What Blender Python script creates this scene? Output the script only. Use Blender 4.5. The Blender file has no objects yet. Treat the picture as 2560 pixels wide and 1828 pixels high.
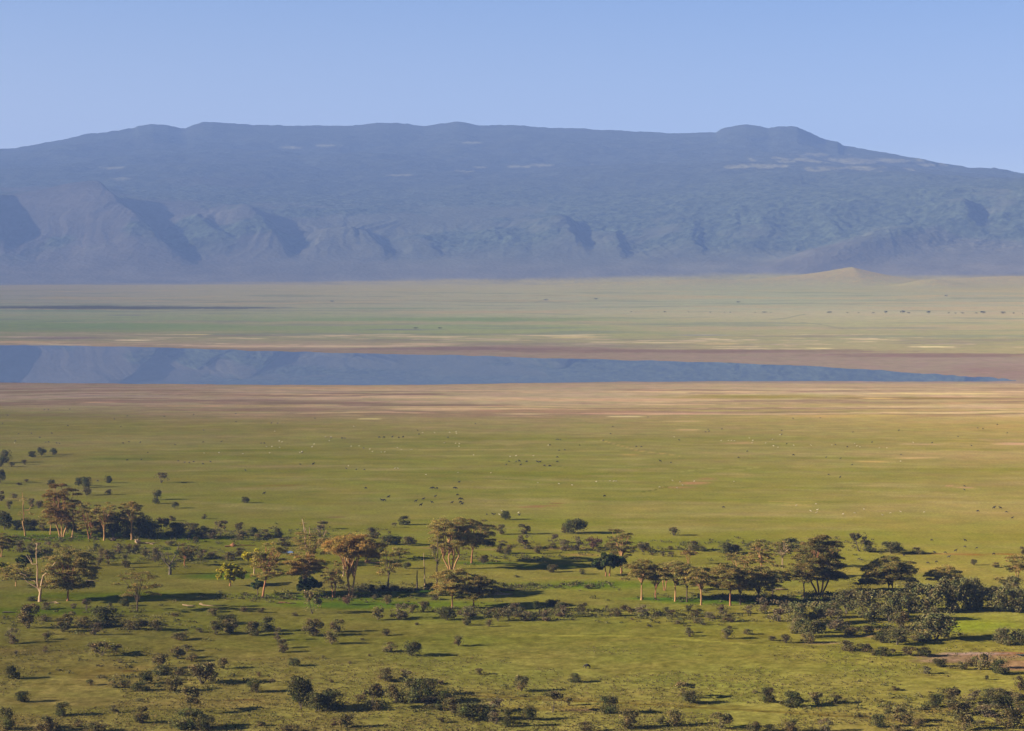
import bpy, math, random
import numpy as np
from mathutils import Vector, Matrix
R = math.radians
C = bpy.context.scene.collection
SC = bpy.context.scene
# ------------------------------------------------------------------ camera, sky, sun, exposure
CAM_H, FPX, VH = 152.0, 5500.0, 680.0           # height over the crater floor (m), focal length (px of 2560), eye-level row
PITCH = math.atan((914 - VH) / FPX)
cam = bpy.data.cameras.new('camera'); camo = bpy.data.objects.new('camera', cam); C.objects.link(camo)
camo.location = (0, 0, CAM_H); camo.rotation_euler = (R(90) - PITCH, 0, 0)
cam.sensor_width = 36; cam.lens = 36 * FPX / 2560; cam.clip_start = 1; cam.clip_end = 80000
SC.camera = camo
SUN_EL, SUN_AZ = 19.0, 12.0                      # shadows run to the right and SUN_AZ degrees away from the viewer
W = bpy.data.worlds.new("World"); SC.world = W; W.use_nodes = True
nt = W.node_tree; nt.nodes.clear()
def N(t, typ, **kw):
    n = t.nodes.new(typ)
    for k, v in kw.items(): setattr(n, k, v)
    return n
out = N(nt, 'ShaderNodeOutputWorld'); bg = N(nt, 'ShaderNodeBackground')
sky = N(nt, 'ShaderNodeTexSky', sky_type='NISHITA', sun_disc=False)
sky.sun_elevation = R(SUN_EL); sky.sun_rotation = R(180 + 90 - SUN_AZ)
sky.altitude = 1800; sky.air_density = 1.0; sky.dust_density = 0.3; sky.ozone_density = 2.5
tc = N(nt, 'ShaderNodeTexCoord'); sx = N(nt, 'ShaderNodeSeparateXYZ'); cx = N(nt, 'ShaderNodeCombineXYZ')
# clear highland air: the horizon band of the sky model is lifted so the low sky stays blue
ma = N(nt, 'ShaderNodeMath', operation='ABSOLUTE'); mm = N(nt, 'ShaderNodeMath', operation='MULTIPLY_ADD')
mm.inputs[1].default_value = 2.95; mm.inputs[2].default_value = 0.13
tint = N(nt, 'ShaderNodeMix', data_type='RGBA', blend_type='MULTIPLY'); tint.inputs['Factor'].default_value = 1
tint.inputs['B'].default_value = (1.72, 1.54, 1.43, 1)
L = nt.links.new
L(tc.outputs['Generated'], sx.inputs[0]); L(sx.outputs[0], cx.inputs[0]); L(sx.outputs[1], cx.inputs[1])
L(sx.outputs[2], ma.inputs[0]); L(ma.outputs[0], mm.inputs[0]); L(mm.outputs[0], cx.inputs[2])
L(cx.outputs[0], sky.inputs['Vector']); L(sky.outputs[0], tint.inputs['A'])
dm = N(nt, 'ShaderNodeMapRange'); L(ma.outputs[0], dm.inputs[0])
for i_, v_ in enumerate((0.125, 0.28, 1.0, 0.12)): dm.inputs[i_ + 1].default_value = v_
low = N(nt, 'ShaderNodeMapRange'); L(ma.outputs[0], low.inputs[0])
for i_, v_ in enumerate((0.0, 0.136, 1.0, 0.0)): low.inputs[i_ + 1].default_value = v_
warm = N(nt, 'ShaderNodeMix', data_type='RGBA', blend_type='MULTIPLY'); L(low.outputs[0], warm.inputs['Factor'])
warm.inputs['B'].default_value = (1.85, 1.22, 0.74, 1); L(tint.outputs['Result'], warm.inputs['A'])
sd = N(nt, 'ShaderNodeMapRange'); L(sx.outputs[0], sd.inputs[0])
for i_, v_ in enumerate((-0.60, 0.14, 1.0, 0.0)): sd.inputs[i_ + 1].default_value = v_
side = N(nt, 'ShaderNodeMix', data_type='RGBA', blend_type='MULTIPLY'); L(sd.outputs[0], side.inputs['Factor'])
side.inputs['B'].default_value = (1.18, 1.0, 0.84, 1); L(warm.outputs['Result'], side.inputs['A'])
dim = N(nt, 'ShaderNodeMix', data_type='RGBA', blend_type='MULTIPLY'); dim.inputs['Factor'].default_value = 1
L(side.outputs['Result'], dim.inputs['A']); L(dm.outputs[0], dim.inputs['B']); L(dim.outputs['Result'], bg.inputs[0])
bg.inputs[1].default_value = 0.10; L(bg.outputs[0], out.inputs[0])
sl = bpy.data.lights.new('sun', 'SUN'); sl.energy = 5.0; sl.angle = R(0.5); sl.color = (1.0, 0.88, 0.72)
so = bpy.data.objects.new('sun', sl); C.objects.link(so)
sdir = Vector((-math.cos(R(SUN_AZ)) * math.cos(R(SUN_EL)), -math.sin(R(SUN_AZ)) * math.cos(R(SUN_EL)), math.sin(R(SUN_EL))))
so.rotation_euler = sdir.to_track_quat('Z', 'Y').to_euler()
SC.view_settings.view_transform = 'Standard'; SC.view_settings.look = 'None'; SC.view_settings.gamma = 1
SC.view_settings.exposure = 1.35
SC.render.engine = 'CYCLES'
SC.cycles.max_bounces = 5; SC.cycles.diffuse_bounces = 2; SC.cycles.glossy_bounces = 2; SC.cycles.transmission_bounces = 1
SC.cycles.transparent_max_bounces = 6; SC.cycles.volume_bounces = 0
SC.cycles.use_denoising = True; SC.cycles.denoiser = 'OPENIMAGEDENOISE'; SC.cycles.use_adaptive_sampling = False
HAZE_DENSITY = 4.6e-5
HAZE_COL = (0.28, 0.46, 1.0)
HS = 3.07; HX = 4.19                                        # size of the far wall
# what the light and air give at each distance, used only to choose base colours
GAIN = np.array([1.32, 1.24, 1.16]); HAZE_L = np.array([0.20, 0.27, 0.58])

# ------------------------------------------------------------------ numeric helpers
rng = np.random.default_rng(7)
_T = rng.random((256, 256))
def vnoise(x, y):
    xi = np.floor(x).astype(int); yi = np.floor(y).astype(int); fx = x - xi; fy = y - yi
    fx = fx * fx * (3 - 2 * fx); fy = fy * fy * (3 - 2 * fy)
    a = _T[xi & 255, yi & 255]; b = _T[(xi + 1) & 255, yi & 255]; c = _T[xi & 255, (yi + 1) & 255]; d = _T[(xi + 1) & 255, (yi + 1) & 255]
    return a + (b - a) * fx + (c - a) * fy + (a - b - c + d) * fx * fy
def fbm(x, y, o=4):
    s = 0; a = 0.5; t = 0
    for k in range(o):
        s = s + a * vnoise(x * 2 ** k + 17.3 * k, y * 2 ** k + 9.1 * k); t += a; a *= 0.55
    return s / t
def sstep(a, b, x):
    t = np.clip((x - a) / (b - a), 0, 1); return t * t * (3 - 2 * t)
def lin(c):
    c = np.asarray(c, float) / 255.0
    return np.where(c <= 0.04045, c / 12.92, ((c + 0.055) / 1.055) ** 2.4)
ST, CT = math.sin(PITCH), math.cos(PITCH)
def project(x, y, z):
    """world -> (u, v) bearing and row coordinates"""
    dz = z - CAM_H
    f = y * CT - dz * ST; up = y * ST + dz * CT
    return 1280 + FPX * x / f, 914 - FPX * up / f
def bump(x, y, cx_, cy_, sx_, sy_):
    return np.exp(-((x - cx_) / sx_) ** 2 - ((y - cy_) / sy_) ** 2)
def xat(u, y): return (u - 1280) / FPX * y
def ground_z(x, y):
    x = np.asarray(x, float); y = np.asarray(y, float)
    r = np.hypot(x, y)
    z = 66.0 * sstep(4690, 15760, r)
    # cinder hill and its long low ridge, swells beside it
    hx, hy = xat(2128, 14000), 14000
    dx = x - hx
    z = z + 122 * np.exp(-np.where(dx < 0, (np.abs(dx) / 620) ** 1.05, (np.abs(dx) / 400) ** 1.1)) * np.exp(-((y - hy) / 366) ** 2)
    z = z + 48 * bump(x, y, xat(2330, 13200), 13200, 195, 242) + 30 * bump(x, y, xat(1720, 13700), 13700, 390, 278)
    z = z + 60 * bump(x, y, xat(2560, 14440), 14440, 720, 278) + 18 * bump(x, y, xat(1500, 13780), 13780, 300, 176)
    z = z + 8.0 * (fbm(x / 390 + 40, y / 390, 3) - 0.5) * sstep(8060, 12460, r)
    z = z + 0.7 * (fbm(x / 45, y / 45, 3) - 0.5) * (1 - sstep(1390, 1830, r))
    # slope the viewer stands on
    z = np.maximum(z, 148.5 - 0.52 * r)
    return z
def at(u, v):
    """the point of the crater floor seen on bearing u, row v"""
    a = (u - 1280) / FPX; b = -(v - 914) / FPX
    dx, dy, dz = a, CT + b * ST, -ST + b * CT
    step = 10.0; t = 600.0 if v > 1500 else max(600.0, CAM_H / max(ST - b * CT, .004) * .62)
    while t < 26000:
        if CAM_H + t * dz < float(ground_z(t * dx, t * dy)): break
        t += step
    lo, hi = t - step, t
    for _ in range(18):
        m = (lo + hi) / 2
        if CAM_H + m * dz < float(ground_z(m * dx, m * dy)): hi = m
        else: lo = m
    return Vector((hi * dx, hi * dy, float(ground_z(hi * dx, hi * dy))))
def flat_at(u, v, z=0.0):
    a = (u - 1280) / FPX; b = -(v - 914) / FPX
    t = (z - CAM_H) / (-ST + b * CT)
    return Vector((t * a, t * (CT + b * ST), z))

def make_mesh(name, V, F, mats, fmat=None, smooth=False):
    me = bpy.data.meshes.new(name)
    V = np.asarray(V, np.float32)
    if isinstance(F, np.ndarray):
        k = F.shape[1]; n = len(F)
        me.vertices.add(len(V)); me.vertices.foreach_set('co', V.ravel())
        me.loops.add(n * k); me.loops.foreach_set('vertex_index', F.astype(np.int32).ravel())
        me.polygons.add(n); me.polygons.foreach_set('loop_start', np.arange(0, n * k, k, dtype=np.int32))
        me.polygons.foreach_set('loop_total', np.full(n, k, np.int32))
    else:
        me.from_pydata(V.tolist(), [], F)
    for m in mats: me.materials.append(m)
    if fmat is not None: me.polygons.foreach_set('material_index', np.asarray(fmat, np.int32))
    if smooth: me.polygons.foreach_set('use_smooth', np.ones(len(me.polygons), bool))
    me.update(calc_edges=True); me.validate()
    return me
def obj(name, me, parent=None, loc=None, kind=None, label=None, cat=None, group=None):
    o = bpy.data.objects.new(name, me); C.objects.link(o)
    if parent is not None: o.parent = parent
    if loc is not None: o.location = loc
    for k, v in (('kind', kind), ('label', label), ('category', cat), ('group', group)):
        if v: o[k] = v
    return o
def setcol(me, name, rgb):
    at_ = me.color_attributes.new(name, 'FLOAT_COLOR', 'POINT')
    a = np.ones((len(rgb), 4), np.float32); a[:, :3] = rgb
    at_.data.foreach_set('color', a.ravel())

# ------------------------------------------------------------------ materials
def newmat(name):
    m = bpy.data.materials.new(name); m.use_nodes = True; t = m.node_tree; t.nodes.clear()
    o = N(t, 'ShaderNodeOutputMaterial'); return m, t, o
def noise(t, scale, detail=4, rough=0.6, vec=None):
    n = N(t, 'ShaderNodeTexNoise'); n.inputs['Scale'].default_value = scale; n.inputs['Detail'].default_value = detail
    n.inputs['Roughness'].default_value = rough
    if vec is not None: t.links.new(vec, n.inputs['Vector'])
    return n
def maprange(t, src, a, b, c, d):
    n = N(t, 'ShaderNodeMapRange'); t.links.new(src, n.inputs[0])
    for i, v in enumerate((a, b, c, d)): n.inputs[i + 1].default_value = v
    return n.outputs[0]
def mul(t, a, b, mode='MULTIPLY', fac=1.0):
    n = N(t, 'ShaderNodeMix', data_type='RGBA', blend_type=mode); n.inputs['Factor'].default_value = fac
    for s, v in (('A', a), ('B', b)):
        if isinstance(v, tuple): n.inputs[s].default_value = v
        else: t.links.new(v, n.inputs[s])
    return n
def ground_mat():
    m, t, o = newmat('ground_soil_and_grass')
    b = N(t, 'ShaderNodeBsdfDiffuse'); b.inputs['Roughness'].default_value = 0.9
    vc = N(t, 'ShaderNodeVertexColor', layer_name='base'); g = N(t, 'ShaderNodeTexCoord')
    mp = N(t, 'ShaderNodeMapping'); t.links.new(g.outputs['Object'], mp.inputs[0])
    n1 = noise(t, 0.045, 5, 0.65, mp.outputs[0]); n2 = noise(t, 0.55, 5, 0.8, mp.outputs[0]); n3 = noise(t, 0.012, 4, .6, mp.outputs[0])
    f1 = maprange(t, n1.outputs[0], 0.3, 0.7, 0.84, 1.16); f2 = maprange(t, n2.outputs[0], 0.3, 0.7, 0.62, 1.38); f3 = maprange(t, n3.outputs[0], 0.3, 0.7, 0.92, 1.08)
    mA = N(t, 'ShaderNodeMath', operation='MULTIPLY'); mB = N(t, 'ShaderNodeMath', operation='MULTIPLY')
    t.links.new(f1, mA.inputs[0]); t.links.new(f2, mA.inputs[1]); t.links.new(mA.outputs[0], mB.inputs[0]); t.links.new(f3, mB.inputs[1])
    c1 = mul(t, vc.outputs[0], mB.outputs[0])
    # green to straw drift
    nh = noise(t, 0.02, 5, 0.7, mp.outputs[0]); hf = maprange(t, nh.outputs[0], 0.35, 0.65, 0, 1)
    mh = N(t, 'ShaderNodeMix', data_type='RGBA'); t.links.new(hf, mh.inputs['Factor'])
    mh.inputs['A'].default_value = (0.95, 1.04, 0.90, 1); mh.inputs['B'].default_value = (1.05, 0.97, 1.08, 1)
    c2 = mul(t, c1.outputs['Result'], mh.outputs['Result'])
    t.links.new(c2.outputs['Result'], b.inputs[0])
    bp = N(t, 'ShaderNodeBump'); bp.inputs['Strength'].default_value = 0.35; bp.inputs['Distance'].default_value = 0.6
    n4 = noise(t, 0.9, 4, 0.7, mp.outputs[0]); t.links.new(n4.outputs[0], bp.inputs['Height']); t.links.new(bp.outputs[0], b.inputs['Normal'])
    t.links.new(b.outputs[0], o.inputs[0]); return m
def hill_mat():
    m, t, o = newmat('hill_forest_and_grass')
    b = N(t, 'ShaderNodeBsdfDiffuse'); b.inputs['Roughness'].default_value = 0.9
    vc = N(t, 'ShaderNodeVertexColor', layer_name='base'); g = N(t, 'ShaderNodeTexCoord')
    n1 = noise(t, 0.020, 5, 0.75, g.outputs['Object']); n2 = noise(t, 0.004, 4, 0.6, g.outputs['Object'])
    vm = N(t, 'ShaderNodeVertexColor', layer_name='mask'); fr = maprange(t, n1.outputs[0], 0.36, 0.64, 0.2, 2.1)
    mfx = N(t, 'ShaderNodeMix', data_type='FLOAT'); t.links.new(vm.outputs[0], mfx.inputs['Factor']); mfx.inputs['A'].default_value = 1.0; t.links.new(fr, mfx.inputs['B']); f1 = mfx.outputs[0]; f2 = maprange(t, n2.outputs[0], 0.3, 0.7, 0.75, 1.25)
    mA = N(t, 'ShaderNodeMath', operation='MULTIPLY'); t.links.new(f1, mA.inputs[0]); t.links.new(f2, mA.inputs[1])
    c1 = mul(t, vc.outputs[0], mA.outputs[0]); t.links.new(c1.outputs['Result'], b.inputs[0])
    bp = N(t, 'ShaderNodeBump'); bp.inputs['Strength'].default_value = 0.35; bp.inputs['Distance'].default_value = 12
    vo = N(t, 'ShaderNodeTexVoronoi'); vo.inputs['Scale'].default_value = 0.03; t.links.new(g.outputs['Object'], vo.inputs['Vector'])
    t.links.new(vo.outputs['Distance'], bp.inputs['Height']); t.links.new(bp.outputs[0], b.inputs['Normal'])
    t.links.new(b.outputs[0], o.inputs[0]); return m
def leaf_mat(name, col, var=0.25, trans=0.22):
    m, t, o = newmat(name)
    oi = N(t, 'ShaderNodeObjectInfo'); g = N(t, 'ShaderNodeTexCoord'); ge = N(t, 'ShaderNodeNewGeometry')
    base = N(t, 'ShaderNodeRGB'); base.outputs[0].default_value = (*col, 1)
    f1 = maprange(t, oi.outputs['Random'], 0, 1, 1 - var, 1 + var)
    n = noise(t, 0.6, 3, 0.6, ge.outputs['Position']); f2 = maprange(t, n.outputs[0], 0.3, 0.7, 0.6, 1.4)
    ri = maprange(t, ge.outputs['Random Per Island'], 0, 1, 0.55, 1.45)
    a = N(t, 'ShaderNodeMath', operation='MULTIPLY'); t.links.new(f1, a.inputs[0]); t.links.new(f2, a.inputs[1])
    a2 = N(t, 'ShaderNodeMath', operation='MULTIPLY'); t.links.new(a.outputs[0], a2.inputs[0]); t.links.new(ri, a2.inputs[1])
    c = mul(t, base.outputs[0], a2.outputs[0])
    nh = noise(t, 0.35, 2, 0.5, ge.outputs['Position']); hf = maprange(t, nh.outputs[0], 0.3, 0.7, 0, 1)
    mh = N(t, 'ShaderNodeMix', data_type='RGBA'); t.links.new(hf, mh.inputs['Factor'])
    mh.inputs['A'].default_value = (0.85, 1.08, 0.9, 1); mh.inputs['B'].default_value = (1.2, 0.97, 1.0, 1)
    c = mul(t, c.outputs['Result'], mh.outputs['Result'])
    d = N(t, 'ShaderNodeBsdfDiffuse'); tr = N(t, 'ShaderNodeBsdfTranslucent'); mx = N(t, 'ShaderNodeMixShader'); mx.inputs[0].default_value = trans
    t.links.new(c.outputs['Result'], d.inputs[0]); t.links.new(c.outputs['Result'], tr.inputs[0])
    t.links.new(d.outputs[0], mx.inputs[1]); t.links.new(tr.outputs[0], mx.inputs[2]); t.links.new(mx.outputs[0], o.inputs[0])
    return m
def bark_mat(name, col, dark=0.55):
    m, t, o = newmat(name); ge = N(t, 'ShaderNodeNewGeometry')
    mp = N(t, 'ShaderNodeMapping'); mp.inputs['Scale'].default_value = (1, 1, 0.25); t.links.new(ge.outputs['Position'], mp.inputs[0])
    n = noise(t, 1.6, 4, 0.7, mp.outputs[0]); f = maprange(t, n.outputs[0], 0.3, 0.7, dark, 1.25)
    base = N(t, 'ShaderNodeRGB'); base.outputs[0].default_value = (*col, 1)
    c = mul(t, base.outputs[0], f); b = N(t, 'ShaderNodeBsdfDiffuse'); t.links.new(c.outputs['Result'], b.inputs[0])
    t.links.new(b.outputs[0], o.inputs[0]); return m
def flat_mat(name, col, rough=0.8):
    m, t, o = newmat(name); ge = N(t, 'ShaderNodeNewGeometry')
    n = noise(t, 3.0, 3, 0.6, ge.outputs['Position']); f = maprange(t, n.outputs[0], 0.3, 0.7, 0.75, 1.25)
    base = N(t, 'ShaderNodeRGB'); base.outputs[0].default_value = (*col, 1)
    c = mul(t, base.outputs[0], f); b = N(t, 'ShaderNodeBsdfPrincipled'); b.inputs['Roughness'].default_value = rough
    t.links.new(c.outputs['Result'], b.inputs['Base Color']); t.links.new(b.outputs[0], o.inputs[0]); return m
def water_mat(name, rough=0.0):
    m, t, o = newmat(name)
    b = N(t, 'ShaderNodeBsdfPrincipled'); b.inputs['Base Color'].default_value = (0.10, 0.12, 0.13, 1)
    b.inputs['Roughness'].default_value = rough; b.inputs['IOR'].default_value = 1.333; b.inputs['Specular IOR Level'].default_value = 0.5
    g = N(t, 'ShaderNodeTexCoord'); n = noise(t, 0.05, 3, 0.5, g.outputs['Object'])
    bp = N(t, 'ShaderNodeBump'); bp.inputs['Strength'].default_value = 0.02; bp.inputs['Distance'].default_value = 0.05
    t.links.new(n.outputs[0], bp.inputs['Height']); t.links.new(bp.outputs[0], b.inputs['Normal'])
    t.links.new(b.outputs[0], o.inputs[0]); return m
M_GROUND, M_HILL = ground_mat(), hill_mat()
LM = {
    'scrub': leaf_mat('scrub_leaves', (0.185, 0.150, 0.062)),
    'grey': leaf_mat('grey_scrub_leaves', (0.19, 0.15, 0.085)),
    'dark': leaf_mat('dark_bush_leaves', (0.125, 0.120, 0.045)),
    'thicket': leaf_mat('thicket_leaves', (0.20, 0.18, 0.075)),
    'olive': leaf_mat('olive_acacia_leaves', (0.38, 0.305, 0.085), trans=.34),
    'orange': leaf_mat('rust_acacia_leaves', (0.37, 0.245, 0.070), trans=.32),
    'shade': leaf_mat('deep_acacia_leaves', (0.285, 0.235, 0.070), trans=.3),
    'yellow': leaf_mat('yellow_green_leaves', (0.42, 0.37, 0.03), trans=0.3),
    'broad': leaf_mat('broad_green_leaves', (0.085, 0.105, 0.035)),
    'brown': leaf_mat('brown_scrub_leaves', (0.15, 0.085, 0.055)),
    'far': leaf_mat('far_tree_leaves', (0.08, 0.085, 0.05)),
}
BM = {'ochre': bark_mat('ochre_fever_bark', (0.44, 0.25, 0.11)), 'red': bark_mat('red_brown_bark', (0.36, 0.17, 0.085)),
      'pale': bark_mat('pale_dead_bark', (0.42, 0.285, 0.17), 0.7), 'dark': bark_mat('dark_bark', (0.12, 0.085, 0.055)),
      'stem': bark_mat('grey_stem_bark', (0.15, 0.12, 0.085))}

# ------------------------------------------------------------------ the ground
def azimuths():
    a = np.linspace(-15.0, 15.0, 760)
    s = [15.0]; d = 0.05
    while s[-1] < 180: s.append(min(180, s[-1] + d)); d = min(4, d * 1.25)
    return R(1) * np.concatenate([-np.array(s[1:])[::-1], a, np.array(s[1:-1])])
AZ = azimuths()
COLS_U = [0, 640, 1280, 1920, 2560]
TAB = [
 (690, [(150,142,146)]*5),
 (725, [(150,142,146),(154,147,143),(156,151,145),(148,149,146),(148,144,144)]),
 (760, [(148,147,144),(154,149,143),(154,152,145),(152,153,146),(152,149,145)]),
 (785, [(150,152,138),(150,150,136),(158,154,142),(166,158,146),(164,156,146)]),
 (810, [(136,146,124),(134,146,124),(142,150,128),(158,154,136),(158,152,134)]),
 (840, [(140,142,120),(146,146,124),(146,148,124),(154,148,128),(152,148,126)]),
 (862, [(172,150,138),(164,146,136),(152,142,128),(156,148,128),(154,146,124)]),
 (950, [(150,130,124),(150,130,122),(160,138,124),(164,142,124),(160,140,122)]),
 (985, [(176,154,140),(172,150,134),(176,154,132),(186,164,136),(178,152,126)]),
 (1010,[(176,154,132),(168,146,126),(178,156,130),(176,154,118),(168,146,108)]),
 (1040,[(136,128,82),(148,130,102),(156,136,106),(160,142,98),(172,148,106)]),
 (1065,[(134,127,76),(136,127,79),(142,131,88),(148,134,88),(160,140,90)]),
 (1100,[(132,126,74),(130,126,73),(133,128,76),(138,130,80),(150,134,84)]),
 (1200,[(131,127,69),(129,127,65),(129,127,65),(133,128,70),(138,127,74)]),
 (1300,[(128,127,60),(127,126,60),(128,127,59),(131,127,62),(136,127,66)]),
 (1370,[(122,125,53),(126,126,56),(130,128,58),(131,128,58),(140,132,66)]),
 (1440,[(120,122,52),(124,124,53),(130,130,56),(127,127,55),(138,134,62)]),
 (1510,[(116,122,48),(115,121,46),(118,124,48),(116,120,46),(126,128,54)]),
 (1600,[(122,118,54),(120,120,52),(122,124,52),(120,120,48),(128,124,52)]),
 (1700,[(137,129,61),(137,132,60),(132,133,57),(128,129,54),(129,127,54)]),
 (1840,[(148,138,68),(146,138,66),(142,138,62),(139,135,60),(138,132,59)])]
TV = np.array([r[0] for r in TAB], float); TC = np.array([[c for c in (r[1] if len(r[1]) == 5 else r[1] * 5)] for r in TAB], float)
def table(u, v):
    o = np.zeros(u.shape + (3,)); uu = np.clip(u, 0, 2560) / 640; i = np.clip(uu.astype(int), 0, 3); f = (uu - i)[..., None]; f = f * f * (3 - 2 * f)
    for k in range(3):
        cols = np.stack([np.interp(v, TV, TC[:, j, k]) for j in range(5)], -1)
        a = np.take_along_axis(cols, i[..., None], -1); b = np.take_along_axis(cols, i[..., None] + 1, -1)
        o[..., k] = (a * (1 - f) + b * f)[..., 0]
    return o
def curve(u, pts): return np.interp(u, [p[0] for p in pts], [p[1] for p in pts])
LAKE_FAR = [(-500,858),(0,862),(180,864),(400,869),(640,877),(900,883),(1180,889),(1280,893),(1505,899),(1786,906),(2010,915),(2180,925),(2320,933),(2450,942),(2540,949)]
LAKE_NEAR = [(-500,957),(0,957),(400,960),(850,963),(1100,961.5),(1300,957.5),(1600,954),(1850,953),(2100,953),(2400,954),(2550,953)]
# patches of the floor: bearing, row, half width, half height, colour, softness of edge, noise breakup
PATCH = [
 (250,769,400,5,(96,98,118),.6), (560,770,170,3,(104,106,124),.6), (140,777,200,2.4,(130,140,132),.5), (950,771,240,1.6,(126,138,130),.6), (320,788,60,1.2,(130,128,140),.5),
 (1150,799,420,6,(128,142,122),.8), (300,815,330,9,(130,144,122),.9), (1000,824,120,2,(126,128,134),.7), (1750,838,90,2,(140,138,146),.8),
 (90,843,120,2,(212,190,166),.5), (330,851,50,1.5,(222,200,172),.5), (30,855,140,3,(190,162,140),.6), (620,866,180,3,(196,170,150),.8), (860,866,140,3,(200,176,156),.8),
 (1060,860,100,2.5,(192,168,148),.8), (500,837,40,1.2,(198,180,140),.5), (1430,843,60,2,(190,170,140),.6), (1800,860,60,2,(190,168,140),.6), (2330,867,60,1.6,(214,194,160),.4),(2050,871,40,1.4,(206,190,150),.4),
 (150,845,180,4,(140,124,132),.8), (1200,872,330,5,(128,110,120),.7), (1750,878,560,5,(130,112,118),.6), (2350,888,330,6,(132,112,118),.6),
 (2500,930,150,22,(140,120,122),.7),
 (780,1008,330,4,(130,108,102),.7), (1080,1013,260,3,(134,112,104),.6), (560,1002,260,3,(142,118,112),.7), (300,990,200,2.4,(158,138,130),.7), (980,985,180,1.6,(126,106,100),.5), (820,970,220,2,(180,150,122),.5),
 (1120,1022,240,2.5,(204,172,140),.5), (1500,1000,330,4,(196,160,132),.8), (1790,980,240,2.5,(206,176,140),.5), (1900,992,270,6,(150,134,88),.8), (2300,996,300,4,(140,118,88),.7), (2330,984,220,2,(210,182,138),.5),
 (2200,996,60,1.6,(214,180,130),.5), (2450,1016,140,8,(190,164,132),.7), (2380,1008,60,3,(184,152,118),.6), (1600,1034,260,3,(196,158,134),.7), (1400,1028,330,6,(160,130,110),.8), (2100,1040,220,5,(178,152,104),.8),
 (1320,1035,80,2,(198,170,140),.6),(1560,1041,60,1.6,(214,190,150),.4), (1700,1055,80,1.4,(200,174,130),.4), (920,1047,28,1.4,(200,184,130),.4), (250,1006,60,1.5,(204,168,136),.5), (480,1015,120,1.6,(198,160,132),.5),
 (1720,1074,35,1.2,(190,160,120),.5), (2330,1110,110,2,(188,152,124),.5), (2540,1110,90,3,(196,154,130),.5), (1850,1108,60,3,(172,140,104),.6), (2280,1145,60,2.5,(184,154,112),.6), (2180,1154,60,1.4,(176,152,96),.5),
 (1570,1138,40,1.6,(176,146,96),.6), (1500,1128,60,1.4,(156,142,88),.6), (1330,1103,60,1.6,(158,138,92),.6),
 (1735,1208,38,4,(168,132,96),.7), (1700,1219,50,2.5,(160,126,92),.7), (1770,1197,30,3,(152,118,88),.7), (1360,1264,50,1.4,(146,114,80),.5), (1330,1268,28,1.2,(152,116,84),.5), (1390,1258,30,1.2,(130,100,72),.5),
 (1990,1263,60,1.6,(166,142,92),.6), (1970,1254,60,1.4,(156,140,84),.6), (840,1293,34,1.6,(126,102,80),.5), (700,1214,70,2,(140,118,70),.7), (2420,1218,40,1.6,(170,138,104),.5),
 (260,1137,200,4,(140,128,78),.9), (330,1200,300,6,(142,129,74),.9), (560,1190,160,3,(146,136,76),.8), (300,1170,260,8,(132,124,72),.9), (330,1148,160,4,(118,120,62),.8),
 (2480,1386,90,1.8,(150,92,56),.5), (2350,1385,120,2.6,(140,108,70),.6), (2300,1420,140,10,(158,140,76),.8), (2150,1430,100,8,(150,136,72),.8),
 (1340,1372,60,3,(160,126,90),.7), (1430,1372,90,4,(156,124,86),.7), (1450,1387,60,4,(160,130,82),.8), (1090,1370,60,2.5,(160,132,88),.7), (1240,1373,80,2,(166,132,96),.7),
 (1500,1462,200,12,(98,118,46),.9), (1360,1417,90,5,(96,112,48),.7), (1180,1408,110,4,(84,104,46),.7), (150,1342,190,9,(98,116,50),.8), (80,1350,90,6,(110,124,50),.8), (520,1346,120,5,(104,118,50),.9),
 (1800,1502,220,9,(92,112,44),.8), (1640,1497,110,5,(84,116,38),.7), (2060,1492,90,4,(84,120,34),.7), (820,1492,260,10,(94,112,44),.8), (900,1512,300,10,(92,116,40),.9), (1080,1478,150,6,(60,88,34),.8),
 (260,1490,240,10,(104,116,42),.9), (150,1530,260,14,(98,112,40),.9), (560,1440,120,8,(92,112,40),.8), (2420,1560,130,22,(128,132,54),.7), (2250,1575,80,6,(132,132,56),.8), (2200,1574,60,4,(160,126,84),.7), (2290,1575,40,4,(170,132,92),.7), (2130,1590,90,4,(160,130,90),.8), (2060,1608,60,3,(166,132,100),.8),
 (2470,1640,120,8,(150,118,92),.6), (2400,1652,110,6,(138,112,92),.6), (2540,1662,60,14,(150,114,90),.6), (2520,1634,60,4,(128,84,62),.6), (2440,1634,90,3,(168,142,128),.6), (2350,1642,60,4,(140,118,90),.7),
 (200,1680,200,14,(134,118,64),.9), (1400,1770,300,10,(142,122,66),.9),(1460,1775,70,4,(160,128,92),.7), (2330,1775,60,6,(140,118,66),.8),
 (600,1750,60,2,(112,82,52),.6),(320,1677,30,1.4,(104,78,54),.6),
]
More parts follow.
